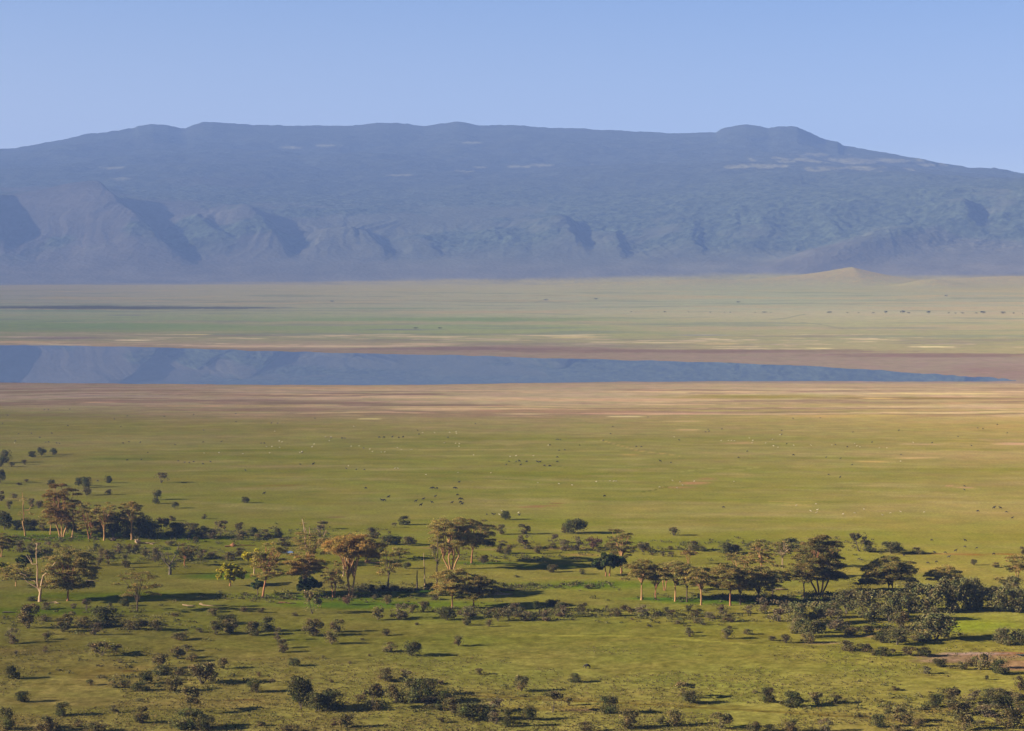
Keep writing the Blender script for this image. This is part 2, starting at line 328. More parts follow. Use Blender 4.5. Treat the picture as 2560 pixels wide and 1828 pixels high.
TRACKS = [  # long thin wheel tracks and game paths: points, half width, colour
 ([(1180,1740),(1420,1752),(1560,1758),(1700,1766),(1920,1779),(2100,1791),(2220,1797),(2400,1806),(2560,1812)], 1.8, (104,84,46)),
 ([(1180,1734),(1420,1746),(1560,1752),(1700,1760),(1920,1773),(2100,1785),(2220,1791)], 2.2, (138,122,66)),
 ([(1280,1588),(1550,1590),(1700,1597),(1920,1614),(2080,1628),(2200,1644),(2330,1668),(2440,1690),(2560,1714)], 1.7, (158,148,72)),
 ([(1500,1100),(1600,1128),(1700,1140)], 1.0, (172,146,98)), ([(1920,1253),(1980,1257),(2030,1268)], 1.2, (164,144,90)),
 ([(1600,1232),(1640,1224),(1670,1217)], 1.0, (104,100,56)), ([(30,1707),(230,1714)], 1.0, (108,96,50)),
 ([(1925,799),(1960,797),(1990,790),(2012,786)], 1.0, (134,134,130)), ([(2000,806),(2050,811),(2110,823)], .9, (136,134,128)), ([(1338,757),(1352,752),(1368,746)], .8, (130,130,130)), ([(1250,1150),(1300,1160),(1360,1158),(1420,1170)], 1.0, (118,116,60)),
 ([(1700,1180),(1780,1170),(1850,1175),(1900,1168)], 1.0, (156,144,92)), ([(560,1150),(700,1158),(820,1152),(930,1160)], 1.1, (150,140,84)), ([(2100,1225),(2200,1232),(2300,1228),(2420,1240)], 1.1, (160,142,96)), ([(0,1134),(180,1130),(300,1122),(420,1112)], 1.6, (148,136,80)), ([(2365,1214),(2400,1218),(2440,1221)], 1.2, (176,142,108))]
def ground_colours(x, y, z):
    u, v = project(x, np.maximum(y, 50), z)
    r = np.hypot(x, y); y = y / .733
    # wander of every border, in world space so it is broader near the viewer
    s = 430 / np.maximum(v - VH, 200)
    wob = (fbm(x / 160, y / 160, 4) - .5) * 14 + (fbm(x / 30 + 9, y / 30, 3) - .5) * 5
    vw = v + wob * np.clip(s, .35, 1.0) * np.where(v < 1110, .45, 1.6)
    c = table(u, vw) + sstep(1030, 1090, v)[..., None] * (np.array([7.0, 2.5, 9.0]) + (1 - sstep(100, 700, u))[..., None] * np.array([7.0, 6.0, 3.0]))
    c = c + sstep(1330, 1450, v)[..., None] * np.array([1.0, -4.0, 4.0])
    c = c + ((fbm(x / 420 + 2, y / 210 + 6, 3) - .5) * 26 * sstep(1040, 1120, v) * (1 - sstep(1500, 1700, v)))[..., None] * np.array([1.0, .55, 1.0])
    x0, y0 = x, y; y = y + (fbm(x / 230 + 3, y / 500, 3) - .5) * 260 * np.clip(y / 6000, .3, 2.5)
    streak = fbm(x / 260 + 5, y / 34, 5)              # long low banks lying across the view, the floor's own grain
    streak2 = fbm(x / 90 + 50, y / 22 + 7, 4)
    tan = np.array([160, 142, 98]); 
    k = sstep(.56, .78, streak) * .55 * sstep(960, 1010, v) * (1 - sstep(1250, 1420, v))
    c = c + (tan - c) * (k * np.clip((1300 - v) / 260, .25, 1))[..., None]
    k2 = sstep(.6, .75, streak2) * .35 * (1 - sstep(1340, 1500, v)); c = c + (np.array([176, 150, 126]) - c) * k2[..., None] * .5
    kd = sstep(.55, .8, fbm(x / 200 + 90, y / 40 + 3, 4)) * .5 * sstep(1050, 1120, v); c = c + (np.array([108, 112, 46]) - c) * kd[..., None] * .55
    fr = sstep(715, 735, v) * (1 - sstep(835, 862, v))
    q1 = fbm(x / 900 + 3, y / 620 + 1, 4); q2 = fbm(x / 520 + 60, y / 280 + 13, 4)
    c = c + (np.array([166, 150, 138]) - c) * (sstep(.5, .68, q1) * .6 * fr)[..., None]
    c = c + (np.array([126, 130, 132]) - c) * (sstep(.55, .72, q2) * .55 * fr)[..., None]
    ss = sstep(826, 842, v) * (1 - sstep(868, 876, v)); q3 = fbm(x / 160 + 8, y / 90 + 5, 4)
    c = c + (np.array([206, 182, 160]) - c) * (sstep(.58, .70, q3) * .75 * ss)[..., None]
    c = c + (np.array([128, 120, 126]) - c) * (sstep(.56, .70, fbm(x / 320 + 80, y / 140 + 5, 4)) * .5 * ss)[..., None]
    mp = sstep(1045, 1070, v) * (1 - sstep(1250, 1400, v)); q4 = fbm(x / 85 + 21, y / 26 + 2, 4)
    c = c + (np.array([158, 142, 96]) - c) * (sstep(.60, .74, q4) * .7 * mp)[..., None]
    # pink salty mud streaks on the two shores
    sh = sstep(962, 975, v) * (1 - sstep(1030, 1050, v)); km = sstep(.46, .64, fbm(x / 260 + 31, y / 48, 4)) * sh * .6
    c = c + (np.array([138, 112, 104]) - c) * km[..., None]
    kl = sstep(.54, .68, fbm(x / 190 + 71, y / 34 + 5, 4)) * sh * .75 * sstep(200, 900, u); c = c + (np.array([206, 174, 142]) - c) * kl[..., None]
    x, y = x0, y0
    mudtop = curve(u, [(-600, 856), (600, 870), (900, 871), (1280, 862), (1700, 874), (2200, 882), (2560, 893), (3000, 900)])
    km = sstep(mudtop - 1, mudtop + 2, v) * (1 - sstep(955, 962, v))
    c = c + (np.array([146, 130, 128]) - c) * km[..., None]
    nb = fbm(x / 60, y / 60, 4); nb2 = fbm(x / 18 + 3, y / 18, 3)
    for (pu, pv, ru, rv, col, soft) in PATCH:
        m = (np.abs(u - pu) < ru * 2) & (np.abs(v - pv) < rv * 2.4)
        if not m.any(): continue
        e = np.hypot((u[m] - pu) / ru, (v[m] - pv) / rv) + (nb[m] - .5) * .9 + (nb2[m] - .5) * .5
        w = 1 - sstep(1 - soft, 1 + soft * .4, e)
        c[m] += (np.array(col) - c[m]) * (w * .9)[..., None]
    for pts, hw, col in TRACKS:
        vv = curve(u, pts); m = (u > pts[0][0]) & (u < pts[-1][0])
        w = (1 - sstep(hw * .5, hw * 1.5, np.abs(v - vv - (nb - .5) * 2))) * m * .8
        c = c + (np.array(col) - c) * w[..., None]
    # mottled tussock ground near the viewer
    c = c * (1 + ((fbm(x / 3.5, y / 3.5, 3) - .5) * .5 * sstep(1250, 1700, v)))[..., None]
    c = np.where((y > 300)[..., None], c, np.array([120, 112, 60]))
    return c
def to_albedo(c, dist):
    T = np.exp(-HAZE_DENSITY * dist)[..., None]
    a = (lin(np.clip(c, 0, 255)) - HAZE_L * (1 - T)) / (T * GAIN)
    return np.clip(a, 0.007, 0.75)
def polar_sheet(name, rs, zfun, cfun, mat):
    na = len(AZ); A, Rr = np.meshgrid(AZ, rs)
    x = np.sin(A) * Rr; y = np.cos(A) * Rr
    z, extra = zfun(x, y, A, Rr)
    V = np.stack([x, y, z], -1).reshape(-1, 3)
    nr = len(rs); i = np.arange(nr - 1)[:, None] * na; j = np.arange(na)[None, :]; j2 = (j + 1) % na
    F = np.stack([i + j, i + j2, i + na + j2, i + na + j], -1).reshape(-1, 4)
    me = make_mesh(name, V, F, [mat], smooth=True)
    setcol(me, 'base', cfun(x, y, z, extra).reshape(-1, 3))
    if extra is not None:
        fm = np.clip(.15 + .65 * extra[1], 0, 1) * (1 - .45 * sstep(5500 * HS, 6200 * HS, Rr)) * (1 - .75 * (1 - sstep(5050 * HS, 5350 * HS, Rr))); setcol(me, 'mask', np.repeat(fm.reshape(-1, 1), 3, 1))
    return me
vrows = np.concatenate([np.arange(1860, 1040, -3.0), np.arange(1040, 700, -1.35)])
rs_ground = np.concatenate([[0.5, 60, 120, 180, 240, 300, 360, 420, 480, 540, 600, 660, 700, 730],
                            [r for r in (CAM_H * FPX / (v - VH) for v in vrows) if 735 < r < 4620]])
rs_ground = np.unique(np.concatenate([rs_ground, np.linspace(4634, 15830, 380)]))
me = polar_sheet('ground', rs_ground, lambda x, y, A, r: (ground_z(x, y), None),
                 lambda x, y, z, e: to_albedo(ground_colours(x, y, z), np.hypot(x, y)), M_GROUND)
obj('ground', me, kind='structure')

# ------------------------------------------------------------------ the crater wall and the far highland
SKYL = [(-1500,470),(-600,420),(-200,390),(0,372),(40,370),(110,358),(170,347),(215,336),(300,326),(342,319),(348,315),(385,310),(425,313),(455,321),(468,320),(485,313),(510,306),(535,304),(570,308),(640,312),(730,314),(800,314),(880,314),(940,308),(975,307),(1020,310),(1060,315),(1100,309),(1140,304),(1165,306),(1200,314),(1280,312),(1350,318),(1460,322),(1560,327),(1690,333),(1790,330),(1798,324),(1822,317),(1862,311),(1890,313),(1920,320),(1945,315),(1990,317),(2010,326),(2030,335),(2060,349),(2092,354),(2105,363),(2200,380),(2300,398),(2340,411),(2420,428),(2460,422),(2490,421),(2530,432),(2560,434),(2800,450),(3500,460),(5000,440)]
CREST = [(-1500,500),(0,498),(300,504),(640,515),(1000,526),(1280,526),(1600,518),(1900,490),(2200,478),(2560,474),(5000,480)]
MIDL = [(-1500,475),(0,452),(640,448),(1280,452),(1900,436),(2300,442),(2560,452),(5000,465)]
APR = [(-1500,660),(0,668),(400,664),(700,655),(1280,648),(1900,650),(2560,640),(5000,650)]
def zof(v, d):
    b = -(v - 914) / FPX; return CAM_H + d * (-ST + b * CT) / (CT + b * ST)
rs_h = np.concatenate([np.linspace(4860, 5900, 250), np.linspace(5905, 7480, 190), np.linspace(7490, 8600, 24)]) * HS
SPURS = [  # ridge lines of the wall: top bearing/distance, foot bearing/distance, height, gentle width, steep width
 (185,5620,440,5120,46,120,30), (-130,5540,-20,5170,46,90,34), (470,5450,560,5220,20,60,24), (600,5540,700,5200,34,80,26), (830,5420,800,5200,18,26,50),
 (900,5400,960,5200,14,50,20), (1395,5520,1445,5220,26,70,20), (1535,5400,1550,5180,12,45,16), (1050,5400,1080,5220,8,45,20),
 (1700,5450,1740,5220,9,55,20), (1930,5450,1860,5200,10,50,28), (2120,5500,2060,5250,8,60,30), (1240,5450,1290,5230,8,50,20), (2330,5300,1960,5020,30,60,60), (2395,5420,2425,5240,26,50,26), (-500,5540,-300,5180,46,90,34)]
def hills_z(x, y, A, r):
    u = 1280 + FPX * np.tan(np.clip(A, -1.2, 1.2)); u = np.where(np.abs(A) > 1.2, 1280 + np.sign(A) * 12000, u)
    u0 = u[0]; d = rs_h / HS; x0_, y0_, r = x, y, r / HS; x = x / HX; y = y / HS
    sk = np.interp(u0, [p[0] for p in SKYL], [p[1] for p in SKYL]); cr = curve(u0, CREST); mi = curve(u0, MIDL); ap = curve(u0, APR)
    kk = np.exp(-np.linspace(-2, 2, 91) ** 2); kk /= kk.sum(); sks = np.convolve(np.pad(sk, 45, mode='edge'), kk, mode='valid')
    ca = np.cos(A[0]); ca = np.where(np.abs(A[0]) < .5, ca, np.cos(.5))
    Z = np.zeros_like(x)
    kd = np.array([4860, 4960, 5190, 5290, 5600, 6100, 6800, 7470, 8600])
    for j in range(len(u0)):
        zs = [zof(v, dd * HS * ca[j]) for v, dd in zip([ap[j], ap[j] - 30, cr[j], mi[j], mi[j] * .55 + sks[j] * .45, sk[j]], kd[2:8])]
        zz = np.array([62.0, 80.0] + zs + [zs[-1] - 500])
        Z[:, j] = np.interp(d, kd, zz)
    ker = np.exp(-np.linspace(-2, 2, 13) ** 2); ker /= ker.sum()
    zp = np.pad(Z, ((6, 6), (0, 0)), mode='edge'); Zs = sum(ker[i] * zp[i:i + Z.shape[0]] for i in range(13))
    m = sstep(7200, 7470, r); Z = Zs * (1 - m) + Z * m
    face = sstep(5080, 5300, r) * (1 - sstep(5600, 5900, r)); up = sstep(5650, 5950, r) * (1 - sstep(7100, 7400, r))
    # drainage: valleys running down the wall
    w = x + (fbm(x / 120, y / 120, 3) - .5) * 90
    gul = np.abs(fbm(w / 75 + 3, y / 600 + 8, 3) - .5) * 2
    Z = Z + face * (np.abs(fbm(w / 26 + 13, y / 420 + 2, 3) - .5) * 2 - .3) * 22 * sstep(.2, 1, face) * (1 - sstep(5420, 5600, r))
    Z = Z + face * (gul - .3) * 30 * sstep(.3, 1, face) * (1 - sstep(5380, 5560, r))
    Z = Z + up * (fbm(x / 330 + 4, y / 330 + 2, 5) - .5) * 170 + up * np.abs(fbm(x / 130 + 9, y / 260, 4) - .5) * 60
    for (u1, d1, u2, d2, h, wl, wr) in SPURS:
        x1, x2 = (u1 - 1280) / 7500 * d1, (u2 - 1280) / 7500 * d2; L_ = math.hypot(x2 - x1, d2 - d1); tx, ty = (x2 - x1) / L_, (d2 - d1) / L_
        px, py = x - x1, y - d1; s = (px * tx + py * ty) / L_
        t = (px * -ty + py * tx)          # positive = right of the ridge seen from the floor
        t = t + (fbm(x / 60 + u1, y / 60, 3) - .5) * 22
        env = sstep(-.1, .3, s) * (1 - sstep(.75, 1.15, s))
        Z = Z + HX * .88 * h * env * np.exp(-np.where(t < 0, t / wl, t / wr) ** 2)
    forest = sstep(.42, .56, fbm(x / 140 + 12, y / 140, 4) + .12 * sstep(600, 1700, u) - .12 * (1 - sstep(300, 800, u)) + .14 * sstep(1500, 2000, u))
    forest = forest * sstep(5180, 5330, r); forest = np.maximum(forest, sstep(5600, 5700, r) * .9 * sstep(.35, .5, fbm(x / 200, y / 260 + 5, 4) + .1))
    crown = fbm(x / 16, y / 16, 3)
    Z = Z + forest * (crown - .35) * 30 * (1 - .55 * sstep(5500, 6100, r)) * (1 - sstep(7200, 7450, r))
    Z = Z + sstep(7380, 7470, r) * (fbm(x / 16 + 3, y / 400, 5) - .5) * 20 * (1 + 1.6 * sstep(2300, 2420, u))
    return Z, (u, forest)
FIELDS = [(1900,417,95,6),(2130,422,140,7),(2010,400,90,8),(2200,402,120,8),(1160,427,32,3),(1195,418,20,2.5),(1360,413,50,5),(1480,411,14,3),(720,369,34,3),(800,364,40,2),(260,419,55,4),(1000,438,34,2),(1300,417,30,3),(1180,357,40,2),(2330,412,60,6),(2050,387,50,4),(310,447,50,4)]
def hills_col(x, y, z, e):
    u, forest = e; uu, v = project(x, y, z); dist = np.hypot(x, y); x = x / HX; y = y / HS
    up = sstep(5420, 6300, np.hypot(x, y))
    grass = np.array([0.100, 0.095, 0.060]); fo = np.array([0.055, 0.068, 0.036]); far = np.array([0.046, 0.050, 0.034])
    gl = np.array([0.098, 0.084, 0.064])
    k = sstep(900, 300, uu)[..., None] if False else (1 - sstep(300, 900, uu))[..., None]
    g = grass * (1 - k) + gl * k
    g = g + (np.array([0.092, 0.098, 0.055]) - g) * (sstep(700, 1100, uu) * .7)[..., None]
    c = g * (1 - forest[..., None]) + fo * forest[..., None]
    c = c * (1 - up[..., None]) + (far * .85 + .15 * c) * up[..., None]
    gs = sstep(-4, 10, v - curve(uu, [(0,3000),(1750,3000),(1850,668),(2100,630),(2340,562),(2400,590),(2560,600)])) * (1 - up)
    c = c + (np.array([0.074, 0.072, 0.050]) - c) * (gs * .9)[..., None]
    sp = 1 - sstep(4950, 5330, np.hypot(x, y) + (fbm(x / 90, y / 90, 4) - .5) * 160); c = c + (np.array([0.150, 0.126, 0.082]) - c) * (sp * .85)[..., None]
    # pale dry apron at the very foot
    edge = curve(uu, [(0,716),(540,712),(850,704),(1280,700),(1560,697),(1850,690),(2200,694),(2560,690)]) + (fbm(x / 150, y / 60, 3) - .5) * 9
    f = sstep(edge - 9, edge + 5, v)[..., None]; pl = to_albedo(table(uu, np.maximum(v, 712.0)), dist) * .9
    c = c * (1 - f) + pl * f
    nb = fbm(x / 26, y / 120, 4)
    for (pu, pv, ru, rv) in FIELDS:
        q = np.hypot((uu - pu) / ru, (v - pv) / rv) + (nb - .5) * 2.6
        w = ((1 - sstep(.55, .95, q)) * up)[..., None]; c = c * (1 - w) + np.array([0.165, 0.155, 0.085]) * w
    return c
me = polar_sheet('hills', rs_h, hills_z, hills_col, M_HILL)
obj('hills', me, kind='structure')

# ------------------------------------------------------------------ water
def water_sheet(name, far, near, z, mat, n=420):
    us = np.linspace(far[0][0], far[-1][0], n); top = curve(us, far); bot = curve(us, near)
    V = []; 
    for k, (u, a, b) in enumerate(zip(us, top, bot)):
        a += max(0.0, (u - 2050) / 500) * (float(fbm(np.array(k * .22), np.array(40.0), 3)) - .42) * 13
        w1 = (float(fbm(np.array(k * .16), np.array(3.0), 4)) - .5) * 4.2; w2 = (float(fbm(np.array(k * .13), np.array(9.0), 4)) - .5) * 2.6
        if b + w2 <= a + w1 + .3: b = a + w1 - w2 + .35
        V.append(flat_at(u, a + w1, z)); V.append(flat_at(u, b + w2, z))
    F = np.array([[2 * i + 1, 2 * i + 3, 2 * i + 2, 2 * i] for i in range(n - 1)])
    return make_mesh(name, [tuple(p) for p in V], F, [mat])
M_WATER = water_mat('still_lake_water')
obj('lake_water', water_sheet('lake_water', LAKE_FAR, LAKE_NEAR, 0.06, M_WATER), kind='structure')
def pond(name, u, v, hw, hh, label):
    c = at(u, v); d = c.length; a = hw * d / FPX; b = hh * d / FPX / ((v - VH) / FPX)
    V = [(c.x, c.y, c.z + .5)]; n = 28
    for k in range(n):
        t = 2 * math.pi * k / n; q = 1 + .18 * math.sin(3 * t + u) + .1 * math.sin(5 * t)
        V.append((c.x + a * q * math.cos(t), c.y + b * q * math.sin(t), c.z + .5))
    F = [(0, 1 + k, 1 + (k + 1) % n) for k in range(n)]
    obj(name, make_mesh(name, V, F, [M_WATER]), kind='structure')
pond('pond_water', 640 + 285 / 3.555, 1240 + 508 / 3.555, 14, 2.6, '')
pond('puddle_water', 2552, 1640, 12, 1.6, '')

# ------------------------------------------------------------------ vegetation builders
class Geo:
    def __init__(s, seed): s.V = []; s.F = []; s.n = 0; s.r = np.random.default_rng(seed); s.M = []
    def leaves(s, P, size, flat=0.0, aspect=1.6, mi=0):
        n = len(P)
        if not n: return
        a = s.r.normal(size=(n, 3)); a[:, 2] *= (1 - flat); a /= np.linalg.norm(a, axis=1)[:, None] + 1e-9
        b = s.r.normal(size=(n, 3)); b[:, 2] *= (1 - flat); b -= a * (a * b).sum(1)[:, None]; b /= np.linalg.norm(b, axis=1)[:, None] + 1e-9
        sz = size * s.r.uniform(.6, 1.4, n)[:, None]; a = a * sz * aspect * .5; b = b * sz * .5
        s.V.append(np.stack([P - a, P - b * .8, P + a, P + b], 1).reshape(-1, 3))
        s.F.append(np.arange(n * 4).reshape(n, 4) + s.n); s.M.append(np.full(n, mi)); s.n += 4 * n
    def tube(s, pts, r0, r1, k=6, mi=0, flare=0.0):
        P = [np.array(p, float) for p in pts]; m = len(P); rings = []
        for i, p in enumerate(P):
            d = P[min(i + 1, m - 1)] - P[max(i - 1, 0)]; d = d / np.linalg.norm(d) if np.linalg.norm(d) > 1e-6 else np.array([0, 0, 1.0])
            q = np.array([1.0, 0, 0]) if abs(d[0]) < .8 else np.array([0, 1.0, 0]); e = np.cross(d, q); e /= np.linalg.norm(e); f = np.cross(d, e)
            t = i / (m - 1); r = r0 + (r1 - r0) * t
            if i == 0: r *= 1 + flare
            a = np.arange(k) * 2 * math.pi / k; wob = 1 + s.r.uniform(-.12, .12, k)
            rings.append(p + (np.cos(a) * wob)[:, None] * e * r + (np.sin(a) * wob)[:, None] * f * r)
        s.V.append(np.concatenate(rings)); F = []
        for i in range(m - 1):
            for j in range(k): F.append((s.n + i * k + j, s.n + i * k + (j + 1) % k, s.n + (i + 1) * k + (j + 1) % k, s.n + (i + 1) * k + j))
        if k == 6:
            o = s.n + (m - 1) * k; F += [(o, o + 1, o + 2, o + 3), (o, o + 3, o + 4, o + 5)]
        s.F.append(np.array(F)); s.M.append(np.full(len(F), mi)); s.n += m * k
    def mesh(s, name, mats):
        return make_mesh(name, np.concatenate(s.V), np.concatenate(s.F), mats, np.concatenate(s.M))
def shell(r, n, c, rad, inner=.35, squash=1.0):
    d = r.normal(size=(n, 3)); d /= np.linalg.norm(d, axis=1)[:, None]
    q = (inner + (1 - inner) * r.random(n) ** .5)[:, None]
    return np.array(c) + d * q * np.array(rad) * np.array([1, 1, squash])

def shrub_mesh(seed, kind):
    """unit bush: 1 wide, 1 tall, standing on z=0"""
    g = Geo(seed); r = g.r
    P = dict(scrub=(13, 1900, .054, .10, .25), grey=(14, 1250, .050, .08, .20), dense=(16, 2900, .049, .12, .27), flat=(12, 1700, .052, .10, .20), thicket=(24, 5000, .038, .09, .20))[kind]
    nl, n, ls, ra, rb = P
    for k in range(r.integers(4, 7)):
        a = r.uniform(0, 6.28); q = r.uniform(.1, .33)
        g.tube([(r.uniform(-.05, .05), r.uniform(-.05, .05), -.03), (q * .45 * math.cos(a), q * .45 * math.sin(a), .25), (q * math.cos(a), q * math.sin(a), r.uniform(.5, .8))], .022, .006, 4, 1)
    cs = []
    for k in range(nl):
        a = r.uniform(0, 6.28); hgt = r.uniform(.12, 1.0)
        if kind == 'flat': hgt = r.uniform(.55, 1.0)
        wmax = .42 * (1 - .45 * abs(hgt - .45) * 1.6) if kind != 'flat' else .42
        q = wmax * math.sqrt(r.random()) if k else 0
        rad = r.uniform(ra, rb); q = min(q, .5 - rad * .55)
        zc = min(max(hgt, rad * .8), 1 - rad * .62); cs.append((q * math.cos(a), q * math.sin(a), zc, rad))
    tot = sum(c[3] ** 2 for c in cs)
    for (x, y, z, rad) in cs:
        m = int(n * rad * rad / tot); sq = r.uniform(.5, .85) if kind == 'flat' else r.uniform(.75, 1.0)
        g.leaves(shell(r, m, (x, y, z), (rad, rad, rad * .95), .45, sq), ls, flat=.35)
    # stray twigs that roughen the outline
    m = int(n * .16); a = r.uniform(0, 6.28, m); zz = r.uniform(.15, 1.05, m); q = .5 * np.sqrt(np.clip(1 - (zz - .45) ** 2 * 1.9, .05, 1)) * r.uniform(.7, 1.16, m)
    g.leaves(np.stack([q * np.cos(a), q * np.sin(a), zz], -1), ls * .9, flat=.3)
    return g.mesh('bush_' + kind, [LM['scrub'], BM['stem']])

def bez(a, b, c, n=5):
    a, b, c = map(np.array, (a, b, c)); return [(1 - t) ** 2 * a + 2 * t * (1 - t) * b + t * t * c for t in np.linspace(0, 1, n)]
def acacia(seed, H, Wd, fork=.3, depth=.45, pads=22, tone='olive', bark='ochre', dens=1.0, stems=1, drop=.35, lean=0.0, leaf=.29):
    """fever tree / umbrella thorn: trunk mesh and crown mesh of flat leaf pads"""
    pads = int(pads * 1.9); depth *= 1.3; fork *= .85; Wd *= 1.15; dens *= 1.15
    t = Geo(seed); c = Geo(seed + 1); r = t.r
    r0 = .019 * H + .14; hw = Wd / 2
    tops = []
    for s in range(stems):
        off = np.array([0, 0, 0.0]) if stems == 1 else np.array([(s - (stems - 1) / 2) * r0 * 1.7, r.uniform(-.6, .6), 0])
        fz = H * fork * r.uniform(.9, 1.12); fx = lean * H * fork + (0 if stems == 1 else (s - (stems - 1) / 2) * H * .06)
        f = np.array([fx + off[0], off[1] + r.uniform(-.3, .3), fz])
        t.tube([off + (0, 0, -.5), off * .9 + (lean * 1, 0, fz * .12), off * .6 + (f - off * .6) * .5 + (r.uniform(-.25, .25), 0, 0), f], r0 * (1 if stems == 1 else .7), r0 * .58, 8, 0, .45)
        tops.append(f)
    cs = []
    for k in range(pads):
        q = math.sqrt((k + .5) / pads); a = k * 2.4 + r.uniform(-.5, .5)
        tier = r.random() ** 1.1
        rr = q * hw * (.92 - .12 * tier)
        z = H * (1 - drop * q ** 2.2 * .45) - tier * depth * H * (1 - .25 * q)
        rad = Wd * r.uniform(.07, .135) * (1 if Wd > 10 else 1.15)
        rr = min(rr, hw - rad * .5)
        z = min(z, H - rad * .15)
        cs.append((np.array([rr * math.cos(a) + lean * z, rr * math.sin(a), max(z, H * (fork + .08))]), rad))
    mains = []
    for k, (p, rad) in enumerate(sorted(cs, key=lambda e: -e[0][2])[: max(5, pads // 3)]):
        f = tops[k % len(tops)]; mid = f + (p - f) * .45; mid[0] = f[0] + (p[0] - f[0]) * .38; mid[1] = f[1] + (p[1] - f[1]) * .38; mid[2] = f[2] + (p[2] - f[2]) * .62
        pts = bez(f, mid, p, 6); pts = [q_ + (r.uniform(-.2, .2, 3) if 0 < i < 5 else 0) for i, q_ in enumerate(pts)]
        t.tube(pts, r0 * r.uniform(.33, .5), r0 * .10, 5, 0); mains.append(pts)
    for (p, rad) in cs:
        best = min((np.linalg.norm((q_ - p) * (1, 1, 1.6)) + (50 if q_[2] > p[2] else 0), i, j) for i, m_ in enumerate(mains) for j, q_ in enumerate(m_))
        s_ = mains[best[1]][best[2]]; t.tube(bez(s_, s_ + (p - s_) * (.6, .6, .3), p, 4), r0 * .16, r0 * .06, 4, 0)
        for b in range(3):
            e = p + np.array([r.uniform(-1, 1) * rad * .8, r.uniform(-1, 1) * rad * .8, rad * .12]); t.tube([p, (p + e) / 2 + (0, 0, .1), e], r0 * .06, .03, 4, 0)
    for (p, rad) in cs:
        area = math.pi * rad * rad; n = int(area * 30 * dens) + 20
        a = r.uniform(0, 6.28, n); q = rad * np.sqrt(r.random(n)) * (1 + .22 * np.sin(a * 3 + p[0])); th = rad * .15
        zz = r.normal(size=n) * th * .55 - (q / rad) ** 2 * rad * .18 + np.maximum(0, r.normal(size=n)) * .1
        c.leaves(np.stack([p[0] + q * np.cos(a), p[1] + q * np.sin(a), p[2] + zz], -1), leaf, flat=.78, aspect=2.5)
        m = n // 7; c.leaves(p + r.normal(size=(m, 3)) * np.array([rad * .75, rad * .75, rad * .35]), leaf * .8, flat=.3)
    return t.mesh('trunk', [BM[bark]]), c.mesh('crown', [LM[tone]])
def broadleaf(seed, H, Wd, tone='broad', bark='red', fork=.25, stems=1):
    t = Geo(seed); c = Geo(seed + 1); r = t.r; r0 = .03 * H + .1
    lobes = []
    for k in range(17):
        a = k * 2.4 + r.uniform(-.4, .4); q = math.sqrt((k + .5) / 17) * Wd * .40; z = H * (.28 + fork * .5) + (H * .9 - H * (.28 + fork * .5)) * r.random() ** .7 * (1 - (q / (Wd * .52)) ** 2 * .6)
        lobes.append((np.array([q * math.cos(a), q * math.sin(a), z]), Wd * r.uniform(.09, .15)))
    for s in range(stems):
        o = np.array([(s - (stems - 1) / 2) * Wd * .10, r.uniform(-.4, .4), 0]); f = np.array([o[0] * 1.5, o[1], H * (fork + .1)])
        t.tube([o + (0, 0, -.4), o + (.1, 0, H * .12), f], r0 / stems ** .4, r0 * .5, 8, 0, .4)
        for k, (p, rad) in enumerate(lobes):
            if k % stems == s: t.tube(bez(f, f + (p - f) * (.4, .4, .7), p, 5), r0 * .35, r0 * .08, 5, 0)
    for (p, rad) in lobes:
        for q in range(5):
            d = r.normal(size=3); d /= np.linalg.norm(d); pp = p + d * rad * .75; rr = rad * r.uniform(.4, .62)
            c.leaves(shell(r, int(70 + 22 * rr * rr * 4), pp, (rr, rr, rr * .8), .4), .55, flat=.35, aspect=1.4)
    return t.mesh('trunk', [BM[bark]]), c.mesh('crown', [LM[tone]])

def thing(name, loc, label, cat, group=None, rz=0):
    o = bpy.data.objects.new(name, None); C.objects.link(o); o.location = loc; o.rotation_euler = (0, 0, rz)
    o.empty_display_size = 1; o['label'] = label; o['category'] = cat
    if group: o['group'] = group
    return o
S = 3.555
TILE = {'A': (0, 1100), 'B': (640, 1240), 'C': (1280, 1240), 'D': (1920, 1240), 'E': (0, 1448), 'F': (640, 1448), 'G': (1280, 1448), 'H': (1920, 1448), 'P': (0, 980), 'Q': (640, 1040), 'R': (1280, 1040), 'Z': (1920, 1040)}
def uv(tile, x, y): o = TILE[tile]; return o[0] + x / S, o[1] + y / S
